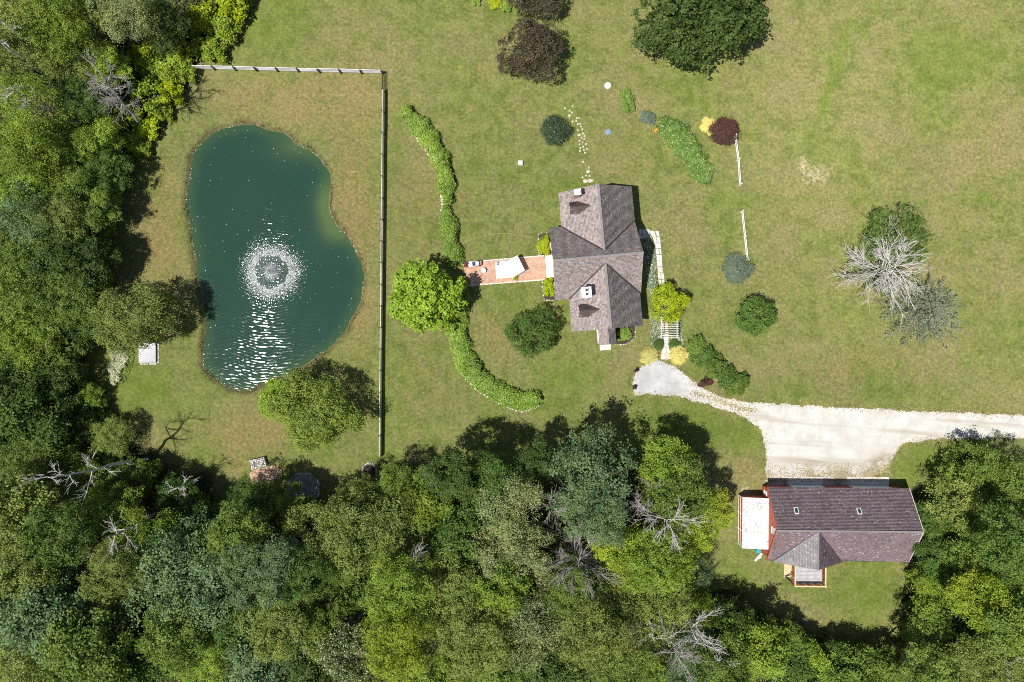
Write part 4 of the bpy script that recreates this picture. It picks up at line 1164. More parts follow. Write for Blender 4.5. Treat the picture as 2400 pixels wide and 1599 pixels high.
def lounge():
    c = G(1110, 620)
    t = thing('lounge_chair', 'white lounge chair with navy blue cushion on the terrace edge', 'chair', (*c, .06), R(5))
    MB().box(-.68, .5, -.3, .3, .26, .33).build('frame', M_WHITE, t)
    for x in (-.6, .4):
        for y in (-.25, .25): MB().box(x - .03, x + .03, y - .03, y + .03, 0, .26).build('leg', M_WHITE, t)
    MB().box(-.14, .34, -.26, .26, .33, .43).build('cushion', M_NAVY, t)
    mb = MB(); mb.slab([(-.66, -.28, .36), (-.18, -.28, .36), (-.18, .28, .36), (-.66, .28, .36)], .02); mb.build('seat_pad', M_CANVAS, t)
    c = G(1120.5, 619.5)
    t = thing('armchair', 'white-seated armchair with black frame beside the navy lounge', 'chair', (*c, .06), R(5))
    MB().box(-.3, .12, -.26, .26, .36, .45).build('seat', M_CANVAS, t)
    mb = MB(); mb.bar((.2, -.3, .4), (.3, -.3, .95), .05); mb.bar((.2, .3, .4), (.3, .3, .95), .05); mb.box(.24, .30, -.3, .3, .5, .95); mb.build('backrest', M_BLACK, t)
    for y in (-.32, .32): MB().box(-.3, .26, y - .04, y + .04, .58, .64).build('armrest', M_BLACK, t)
    for x in (-.28, .2):
        for y in (-.32, .32): MB().box(x - .025, x + .025, y - .025, y + .025, 0, .58).build('leg', M_BLACK, t)
lounge()
def sidetable():
    t = thing('side_table', 'round white side table in the middle of the terrace', 'table', (*G(1133.5, 635.5), .06))
    MB().cyl((0, 0), .33, .33, .42, .47, 22).build('top', M_CANVAS, t); MB().cyl((0, 0), .05, .05, .04, .42, 10).build('stem', M_WHITE, t); MB().cyl((0, 0), .2, .18, 0, .04, 16).build('base', M_WHITE, t)
sidetable()

# garden odds and ends
o = MB().cyl(G(1424, 202), .45, .43, 0, .14, 20).cyl(G(1424, 202), .12, .1, .14, .17, 10).build('well_cover', M_CONC); tag(o, 'round white concrete well cover alone in the upper lawn', 'well cover')
o = MB().box(-.28, .22, -.25, .25, 0, .35).box(-.31, .25, -.28, .28, .35, .39).build('vent_box', M_WHITE, loc=(*G(1220, 384), 0)); tag(o, 'small white utility box alone on the lawn above the terrace', 'box')
def bluelid():
    mb = MB().cyl((0, 0), .40, .38, 0, .10, 9).cyl((0, 0), .33, .30, .10, .15, 9).cyl((0, 0), .06, .05, .15, .2, 8)
    o = mb.build('tank_lid', M_BLUE, loc=(*G(1425, 311), 0)); tag(o, 'round faded blue plastic lid set in the lawn', 'lid')
bluelid()
def hose():
    P = smooth_poly(PL([(1083, 570), (1110, 561), (1140, 552), (1175, 548.5), (1205, 550), (1240, 556), (1262, 561)]), 6, False)
    S = [(*a, .03, .022, *b, .03, .022) for a, b in zip(P[:-1], P[1:])]
    V, F = seg_tubes(S); o = obj('garden_hose', raw_mesh('garden_hose', V, F), M_HOSE); tag(o, 'thin tan garden hose arcing across the lawn above the terrace', 'hose')
    P = smooth_poly(PL([(925, 549), (955, 556), (990, 566), (1010, 575), (1040, 580)]), 6, False)
    S = [(*a, .03, .02, *b, .03, .02) for a, b in zip(P[:-1], P[1:])]
    V, F = seg_tubes(S); o = obj('garden_hose', raw_mesh('garden_hose', V, F), M_HOSE); tag(o, 'thin tan garden hose between the grey fence and the hedge', 'hose')
hose()
def arbor():
    t = thing('arbor', 'pale slatted garden arbor spanning the flagstone walk', 'arbor', (0, 0, 0))
    h = 2.15
    xl, xr = G(1551, 0, h)[0], G(1587, 0, h)[0]; ys, yn = G(0, 789, h)[1], G(0, 748, h)[1]
    t.location = (xl, ys, 0)
    W, D = xr - xl, yn - ys
    for x in (0, W):
        for y in (0, D): MB().box(x - .05, x + .05, y - .05, y + .05, 0, h - .1).build('post', M_PALEWOOD, t)
        MB().box(x - .04, x + .04, -.25, D + .25, h - .1, h).build('beam', M_PALEWOOD, t)
    n = 10
    me = MB().box(-.22, W + .22, -.03, .03, h, h + .09).mesh('slat')
    for i in range(n): obj('slat', me, M_PALEWOOD, t, loc=(0, -.18 + (D + .36) * i / (n - 1), 0))
    for y in (-.05,): MB().box(-.2, W + .2, y - .03, y + .03, 1.55, 1.63).build('tie_beam', M_PALEWOOD, t)
arbor()
# low metal-covered pump box by the pond
def pumpbox():
    a = G(331, 850); b = G(368, 804)
    t = thing('pump_house', 'low pump house with white ribbed metal lid below the pond-side tree', 'shed', (a[0], a[1], 0), R(0.8))
    W, D = b[0] - a[0], b[1] - a[1]
    MB().box(.05, W - .05, .05, D - .05, 0, .34).build('wall', M_CONC, t)
    n = 16
    mb = MB().box(-.04, W + .04, -.04, D + .04, .34, .37); mb.build('lid', M_METAL, t)
    me = MB().box(-.022, .022, -.04, D + .04, .37, .42).mesh('rib')
    for i in range(n): obj('rib', me, M_METAL, t, loc=(.04 + (W - .08) * i / (n - 1), 0, 0))
    r = random.Random(3)
    for i in range(30):
        k = i / 30; 
        if k < .33: p = (-.22, D * k * 3)
        elif k < .66: p = (W + .2, D * (k - .33) * 3)
        else: p = (W * (k - .66) * 3, -.22)
        obj('stone', ROCKS[i % 5], M_STONE, t, loc=(p[0], p[1], .05), rot=(0, 0, i), scale=(r.uniform(.10, .17),) * 3)
pumpbox()
# stone barbecue, brick pad and octagonal terrace at the edge of the woods
def barbecue():
    C = [np.array(p) for p in PL([(588, 1078), (622, 1070), (628, 1091), (593, 1100)])]
    c = sum(C) / 4
    t = thing('stone_fire_pit', 'low rectangular fieldstone fire pit with a dark hearth slot', 'fire pit', (c[0], c[1], 0))
    C = [p - c for p in C]; r = random.Random(5)
    at = lambda u, v: (C[0] * (1 - u) * (1 - v) + C[1] * u * (1 - v) + C[2] * u * v + C[3] * (1 - u) * v)
    MB().prism([tuple(at(u, v)) for u, v in ((.06, .08), (.94, .08), (.94, .92), (.06, .92))][::-1], 0, .38).build('core', M_STONED, t)
    nu, nv = 9, 6
    for i in range(nu):
        for k in range(nv):
            if 2 <= i <= 3 and 2 <= k <= 4: continue
            u0, u1, v0, v1 = i / nu, (i + 1) / nu, k / nv, (k + 1) / nv
            j = lambda: r.uniform(-.012, .012)
            q = [tuple(at(a + j(), b + j())) for a, b in ((u0 + .008, v0 + .012), (u1 - .008, v0 + .012), (u1 - .008, v1 - .012), (u0 + .008, v1 - .012))]
            slab_stone(t, q[::-1], .0 if (i in (0, nu - 1) or k in (0, nv - 1)) else .3, .54 + r.uniform(-.05, .05), mat_pick(r), 'stone')
SMATS = [mat_simple('stone_%d' % i, c, .85, .2, .25, 4.0) for i, c in enumerate([(.50, .47, .44), (.36, .34, .33), (.58, .54, .52), (.28, .26, .26)])]
def mat_pick(r): return r.choice(SMATS)
barbecue()
def brickpad():
    poly = PL([(592, 1103), (642, 1092), (660, 1100), (650, 1122), (620, 1128), (604, 1135), (590, 1136), (586, 1112)])
    root = thing('brick_pad', 'worn pink brick pad beside the stone fire pit', None); root['kind'] = 'structure'
    sheet('bed', poly, .012, M_MORTAR, .2, .08, 4, parent=root, kind=None)
    r = np.random.default_rng(9)
    lo, hi = np.array(poly).min(0), np.array(poly).max(0)
    g = np.array([(lo[0] + i * .23 + (k % 2) * .11, lo[1] + k * .12) for i in range(20) for k in range(22)])
    g = g[(poly_sd(g, poly) < -.08) & (r.uniform(size=len(g)) < .9)]
    mb = MB()
    for p in g: 
        z = .035 + r.uniform(0, .012); mb.box(p[0] - .1, p[0] + .1, p[1] - .048, p[1] + .048, 0, z)
    obj('bricks', mb.mesh('bricks'), mat_simple('worn_brick', (.46, .29, .215), .9, .1, .25, 2.0, island=.22), root, kind='stuff')
brickpad()
def octterrace():
    c = G(712, 1146)
    root = thing('terrace', 'octagonal grey stone terrace half hidden under the wood edge trees', None, (c[0], c[1], 0)); root['kind'] = 'structure'
    rad = 2.25; oc = [(rad * math.cos(R(22.5 + 45 * i)), rad * math.sin(R(22.5 + 45 * i))) for i in range(8)]
    MB().prism(oc, 0, .10).build('bed', M_STONED, root)
    r = random.Random(1)
    g2 = mat_simple('blue_grey_slab', (.26, .25, .24), .85, .2, .25, 2.0)
    for i in range(8):
        a, b = oc[i], oc[(i + 1) % 8]
        for f0, f1 in ((.05, .45), (.48, .86)):
            q = [(a[0] * f0, a[1] * f0), (a[0] * f1, a[1] * f1), (b[0] * f1, b[1] * f1), (b[0] * f0, b[1] * f0)]
            cc = np.mean(np.array(q), 0); q = [(p[0] + (cc[0] - p[0]) * .05, p[1] + (cc[1] - p[1]) * .05) for p in q]
            slab_stone(root, q, .1, .14 + r.uniform(0, .015), g2, 'slab')
        for k in range(5):
            p = np.array(a) + (np.array(b) - np.array(a)) * (k + .5) / 5 * 1.0
            obj('rim_stone', ROCKS[(i + k) % 5], mat_pick(r), root, loc=(p[0] * .95, p[1] * .95, .15), rot=(0, 0, r.uniform(0, 6)), scale=(.19, .15, .2))
octterrace()
def stonering():
    c = G(866, 1106); t = thing('stone_ring_planter', 'horseshoe of pale stones around a planting at the fence end', 'planter', (c[0], c[1], 0))
    r = random.Random(8)
    for i in range(15):
        a = R(-20 + i * 17); rad = .95
        obj('stone', ROCKS[i % 5], M_STONE if i % 3 else M_STONED, t, loc=(rad * math.cos(a), rad * 1.15 * math.sin(a), .1), rot=(0, 0, r.uniform(0, 6)), scale=(r.uniform(.16, .24), r.uniform(.13, .18), .2))
    MB().prism(irregular(0, 0, .85, .95, 0, 4, 10), 0, .08).build('soil', M_SOIL, t)
stonering()

# ================================================================== plants
def crown_arrays(rng, Rr=4.5, vr=0.8, nl=14, leaf=0.34, n=9000, k=5, spread=0.20, up=0.5, low=-0.35, rough=1.0, smooth=0.0):
    """lobed crown: lobes on a dome, clumps of leaves on every lobe, dark gaps between"""
    C = []; L = []
    ga = math.pi * (3 - math.sqrt(5)); ph = rng.uniform(0, 6.28)
    for i in range(nl):
        z = 1 - (i + 0.5) / nl * (1 - low); rr = math.sqrt(max(0, 1 - z * z)); a = ga * i + ph + rng.normal() * 0.3
        f = rng.uniform(0.48, 1.0) * (1 - smooth) + 0.62 * smooth
        C.append((rr * math.cos(a) * f * Rr, rr * math.sin(a) * f * Rr, z * f * Rr * vr)); L.append(Rr * (rng.uniform(0.15, 0.38) * (0.85 + 0.3 * rough * rng.uniform()) * (1 - smooth) + 0.38 * smooth))
    C.append((0, 0, 0)); L.append(Rr * 0.5)
    C = np.array(C); L = np.array(L)
    m = n // k
    w = L ** 2; w[-1] *= 0.5; li = rng.choice(len(L), size=m, p=w / w.sum())
    out = norm(C[li] + np.array([0, 0, 0.3 * Rr]))
    d = norm(rng.normal(size=(m, 3)) + out * 0.75)
    p = C[li] + d * (L[li] * (0.66 + 0.42 * rng.uniform(size=m) ** 0.7))[:, None] * np.array([1, 1, 0.85])
    far = (rng.uniform(size=(m, 1)) < 0.16)
    p += norm(p + rng.normal(size=(m, 3)) * Rr * .2) * far * Rr * 0.24 * rng.uniform(size=(m, 1)) * (1 - smooth)
    cn = norm(d * 0.55 + np.array([0, 0, up]) + rng.normal(size=(m, 3)) * 0.38)      # every clump faces its own way
    cs = spread * rng.uniform(0.55, 1.35, size=(m, 1))
    off = rng.normal(size=(m * k, 3)) * np.repeat(cs, k, 0)
    cnk = np.repeat(cn, k, 0)
    off -= cnk * (off * cnk).sum(1, keepdims=True) * 0.65
    P = np.repeat(p, k, 0) + off
    N = norm(cnk + rng.normal(size=(m * k, 3)) * 0.34)
    return P, N

def crown_mesh(seed, name='crown', **kw):
    rng = np.random.default_rng(seed); leaf = kw.get('leaf', 0.34); asp = kw.pop('aspect', 0.65)
    P, N = crown_arrays(rng, **kw)
    V, F = leaf_faces(P, N, leaf, rng, asp)
    return raw_mesh(name, V, F)

RC = 4.5
CROWNS = {
    'maple': [crown_mesh(100 + i, leaf=0.27, n=16500, nl=24 + 3 * i, vr=0.75 + 0.06 * i, spread=0.34, k=24) for i in range(5)],
    'ash':   [crown_mesh(200 + i, leaf=0.20, n=24000, nl=30 + 4 * i, vr=0.8, spread=0.27, k=20, up=0.4, rough=1.4) for i in range(5)],
    'oak':   [crown_mesh(300 + i, leaf=0.34, n=14500, nl=20 + 2 * i, vr=0.7 + 0.05 * i, spread=0.44, k=28, rough=1.6) for i in range(3)],
    'thin':  [crown_mesh(400 + i, leaf=0.18, n=11000, nl=24, vr=0.85, spread=0.34, k=12, up=0.25) for i in range(3)],
}

def limb_segments(rng, h, top, spread, r0, n=7):
    S = []; p = np.zeros(3); seg = 5; pts = [p.copy()]; 
    for i in range(seg):
        p = p + np.array([rng.normal() * 0.03 * h, rng.normal() * 0.03 * h, top / seg]); pts.append(p.copy())
    rad = np.linspace(r0, r0 * 0.45, seg + 1)
    for i in range(seg): S.append((*pts[i], rad[i], *pts[i + 1], rad[i + 1]))
    for k in range(n):
        b = pts[2 + k % 4]; a = 2 * math.pi * k / n + rng.normal() * 0.4; L = spread * rng.uniform(0.6, 0.95)
        q = b + np.array([math.cos(a) * L * 0.5, math.sin(a) * L * 0.5, rng.uniform(0.08, 0.2) * h]); e = q + np.array([math.cos(a + .3) * L * 0.5, math.sin(a + .3) * L * 0.5, rng.uniform(0.05, 0.15) * h])
        S.append((*b, r0 * .4, *q, r0 * .25)); S.append((*q, r0 * .25, *e, r0 * .08))
    return S
TRUNKS = []
for i in range(4):
    V_, F_ = seg_tubes(limb_segments(np.random.default_rng(60 + i), 10, 8.0, 3.4, 0.26), 7)
    TRUNKS.append(raw_mesh('trunk', V_, F_))

TREE_N = [0]
def tree(px, py, rpx, h, typ, col, label, group=None, name='broadleaf_tree', cat='tree', vz=1.0):
    """crown centre seen at photo pixel (px,py), crown radius rpx pixels, total height h"""
    i = TREE_N[0]; TREE_N[0] += 1
    h = h * (1.0, 1.12, .9, 1.05, .84, 1.16)[i % 6] if h > 9.5 else h
    ms = CROWNS[typ]; me = ms[(i * 7 + int(px)) % len(ms)]
    zc0 = h * 0.68
    k = (1 - zc0 / CAM_H) / PXM
    r = rpx * k * 1.03
    sz = r / RC
    zc = max(h - 0.85 * r * vz, r * 0.55)
    x, y = G(px, py, zc)
    t = thing(name, label, cat, (x, y, 0), 0, group)
    rn = random.Random(i * 13 + 5)
    obj('crown', me, LEAF[col], t, loc=(0, 0, zc), rot=(0, 0, rn.uniform(0, 6.28)), scale=(sz * rn.uniform(.93, 1.07), sz * rn.uniform(.93, 1.07), sz * vz))
    obj('trunk', TRUNKS[i % 4], DEADG if typ == 'thin' else BARK, t, rot=(0, 0, rn.uniform(0, 6.28)), scale=(max(.5, sz), max(.5, sz), zc / 9.5))
    return t

# ---- undergrowth that covers the woodland floor
def undergrowth():
    r = np.random.default_rng(44)
    W = WOODS[0]
    Q = r.uniform((-74, -52), (74, 52), size=(330000, 2))
    sd = poly_sd(Q, W)
    e = vnoise(Q, 1.6, 5) * 1.2
    Q = Q[sd + e < 0.5]
    h = 0.25 + 2.6 * vnoise(Q, 3.2, 70) ** 1.5 * np.clip(-poly_sd(Q, W) / 2.0 + 0.35, 0.15, 1)
    z = h * (0.55 + 0.5 * r.uniform(size=len(Q)))
    P = np.c_[Q, z]
    N = norm(np.array([0, 0, 0.8]) + r.normal(size=P.shape) * 0.6)
    V, F = leaf_faces(P, N, r.uniform(0.22, 0.42, len(P)), r, 0.62)
    t = NT('undergrowth_leaf')
    isl = t.island(); nz = t.noise(0.22, 3, 0.6); n2 = t.noise(1.1, 2, 0.5)
    a = t.mix(isl, (0.036, 0.068, 0.018), (0.085, 0.130, 0.034)); b = t.mix(isl, (0.17, 0.23, 0.026), (0.31, 0.34, 0.05))
    c = t.mix(t.ramp(t.math('ADD', t.math('MULTIPLY', nz, .7), t.math('MULTIPLY', n2, .3)), 0.44, 0.62), a, b)
    p = t.princ(c, 0.5, 0.3); tr = t.n('BsdfTranslucent'); t.l(c, tr.inputs[0]); mx = t.n('MixShader'); mx.inputs[0].default_value = .25
    t.l(p.outputs[0], mx.inputs[1]); t.l(tr.outputs[0], mx.inputs[2])
    o = obj('undergrowth', raw_mesh('undergrowth', V, F), t.done(mx), kind='stuff')
    tag(o, 'dense leafy undergrowth covering the woodland floor', kind='stuff')
undergrowth()

# ---- dead trees
def dead_segments(rng, h, spread, lean=(0, 0), n1=9, fork=0.35, r0=0.2, twig=3, updir=0.5, bare=0.3):
    T = []; BB = []
    seg = 7; pts = []; lean = np.array([lean[0], lean[1], 0.0])
    for i in range(seg + 1):
        f = i / seg
        pts.append(np.array([0, 0, h * f]) + lean * f ** 1.3 + np.array([rng.normal(), rng.normal(), 0]) * 0.012 * h * (f > 0))
    rad = r0 * (1 - 0.85 * np.linspace(0, 1, seg + 1))
    for i in range(seg): T.append((*pts[i], rad[i], *pts[i + 1], rad[i + 1]))
    def branch(B, p, d, L, r, depth):
        q = p; n = 3
        for i in range(n):
            d = norm(d + rng.normal(size=3) * 0.09 + np.array([0, 0, 0.06 * updir]))
            e = q + d * L / n; ra, rb = r * (1 - i / n * .75), r * (1 - (i + 1) / n * .75)
            B.append((*q, max(ra, .019), *e, max(rb, .012)))
            if depth > 0:
                for _ in range(rng.integers(1, twig + 1)):
                    nd = norm(d + rng.normal(size=3) * 0.40)
                    branch(B, q + (e - q) * rng.uniform(.3, 1), nd, L * rng.uniform(.4, .7), r * .5, depth - 1)
            q = e
    for k in range(n1):
        f = bare + (1 - bare) * (k + rng.uniform(.2, .8)) / n1
        j = min(int(f * seg), seg - 1); p = pts[j] + (pts[j + 1] - pts[j]) * (f * seg - j)
        a = k * 2.4 + rng.normal() * .4
        d = norm(np.array([math.cos(a), math.sin(a), updir + rng.normal() * .2]))
        B = []; BB.append(B)
        branch(B, p, d, spread * rng.uniform(.6, 1.05) * (1.1 - .45 * f), r0 * .42 * (1.15 - f * .6), 2)
    return T, BB
def dead_tree(px, py, h, spread, lean, label, seed, mat=None, n1=9, r0=0.2, twig=3, updir=0.5, bare=0.3, name='dead_tree'):
    x, y = G(px, py)
    t = thing(name, label, 'dead tree', (x, y, 0), 0, 'bare dead trees')
    T, B = dead_segments(np.random.default_rng(seed), h, spread, lean, n1, r0=r0, twig=twig, updir=updir, bare=bare)
    V, F = seg_tubes(T, 7); obj('trunk', raw_mesh('trunk', V, F, True), mat or DEADW, t)
    for b in B:
        V, F = seg_tubes(b, 4); obj('bough', raw_mesh('bough', V, F), mat or DEADW, t)
    return t

dead_tree(338, 296, 13.5, 3.2, (2.4, 1.6), 'leaning bare dead tree at the thicket edge casting its shadow toward the pond', 1, DEADG, 16, .22, 3, .6, .42)
dead_tree(345, 1075, 17.5, 3.0, (-1.5, 1.0), 'tall bleached dead tree leaning out over the lower left woods', 2, DEADW, 9, .24, 2, .5, .45)
dead_tree(470, 1118, 8, 1.8, (0.5, .2), 'small bleached dead tree at the wood edge left of the fire pit', 3, DEADW, 7, .13, 2, .5, .35)
dead_tree(395, 1190, 15, 3.2, (1.0, 0), 'bleached dead tree with jagged boughs deep in the lower left woods', 4, DEADW, 9, .22, 2, .35, .5)
dead_tree(735, 1262, 13, 3.0, (-.5, -.5), 'grey dead tree with fanned twigs below the octagonal terrace', 5, DEADG, 10, .18, 3, .6, .45)
dead_tree(985, 1268, 14, 3.4, (.3, .8), 'bleached dead tree with a fallen-looking bough in the middle of the bottom woods', 6, DEADW, 9, .2, 2, .25, .5)
dead_tree(1330, 1245, 13, 4.3, (.2, -.6), 'large grey bushy dead tree with a dense brush of twigs below the blue-green tree', 7, DEADG, 20, .22, 4, .45, .35)
dead_tree(1515, 1175, 13, 4.6, (.2, .2), 'wide bleached dead tree fanning out left of the white lean-to', 8, DEADW, 13, .2, 3, .35, .45)
dead_tree(1475, 1152, 11, 2.4, (.1, 0), 'slim brownish dead tree between the blue-green tree and the bleached fan', 9, DEADG, 12, .13, 3, .7, .3)
dead_tree(1285, 1155, 11, 2.6, (0, .3), 'thin dark dead tree left of the big blue-green crown', 10, DEADG, 9, .12, 3, .5, .35)
dead_tree(1480, 1380, 14, 3.0, (.2, -1.0), 'slender dead tree with a long forked trunk in the bottom woods', 11, DEADW, 7, .16, 2, .5, .55)
dead_tree(1530, 1400, 15, 3.6, (0, -1.4), 'grey dead tree with tangled twigs near the bottom edge', 12, DEADG, 12, .2, 3, .5, .5)
dead_tree(1570, 1390, 14, 3.4, (.7, -1.0), 'bleached dead tree right of the tangled one near the bottom edge', 13, DEADW, 10, .18, 3, .4, .5)
dead_tree(1620, 1460, 11, 2.8, (.8, -.5), 'low pale dead tree at the bottom edge left of the lower right lawn', 14, DEADW, 10, .15, 3, .4, .4)
dead_tree(2210, 1270, 12, 3.0, (.5, .3), 'bleached dead tree with spread boughs right of the barn corner', 15, DEADW, 8, .18, 2, .2, .5)
dead_tree(2290, 1240, 13, 3.0, (.8, 0), 'bleached dead tree in the right-hand woods level with the barn ridge', 16, DEADW, 8, .16, 2, .3, .55)
dead_tree(2190, 1455, 13, 3.0, (.6, .5), 'silvery dead tree with arched boughs in the lower right woods', 17, DEADW, 9, .18, 3, .3, .5)
dead_tree(2210, 1535, 11, 2.8, (0, 0), 'bleached dead tree cut by the bottom edge in the right-hand woods', 18, DEADW, 9, .16, 3, .4, .4)
dead_tree(760, 1390, 13, 2.6, (-.6, -.5), 'thin bleached dead tree with crossed boughs in the bottom woods', 19, DEADW, 7, .14, 2, .2, .5)
dead_tree(860, 1410, 12, 2.4, (.2, -.8), 'dark-stemmed dead tree beside the light green crown at the bottom', 20, DEADG, 8, .14, 2, .6, .5)
for i, (px, py, h, lx, ly) in enumerate([(185, 165, 15, -.5, .4), (175, 200, 16, -.3, .3), (125, 215, 15, -.6, .3), (120, 265, 15, -.4, .2), (100, 280, 14, -.5, 0), (205, 300, 12, -.3, .2), (110, 395, 15, -.6, 0), (130, 530, 16, -.5, .1)]):
    ords = ['topmost', 'second', 'third', 'fourth', 'fifth', 'sixth', 'seventh', 'lowest']
    dead_tree(px, py, h + 3, 2.2, (lx, ly), ords[i] + ' of the slim bare trunks leaning out at the upper left edge', 40 + i, DEADW, 7, .2, 2, .7, .6, name='bare_tree')
dead_tree(1885 + 230, 1545, 9, 2.0, (-.2, .5), 'thin bare sapling at the lower right wood edge shading the lawn', 52, DEADG, 6, .10, 2, .8, .4)
dead_tree(2028, 642, 6.6, 4.9, (.3, .3), 'broad silver dead tree spreading over the green bushes on the east lawn', 60, DEADS, 26, .17, 4, .16, .2)

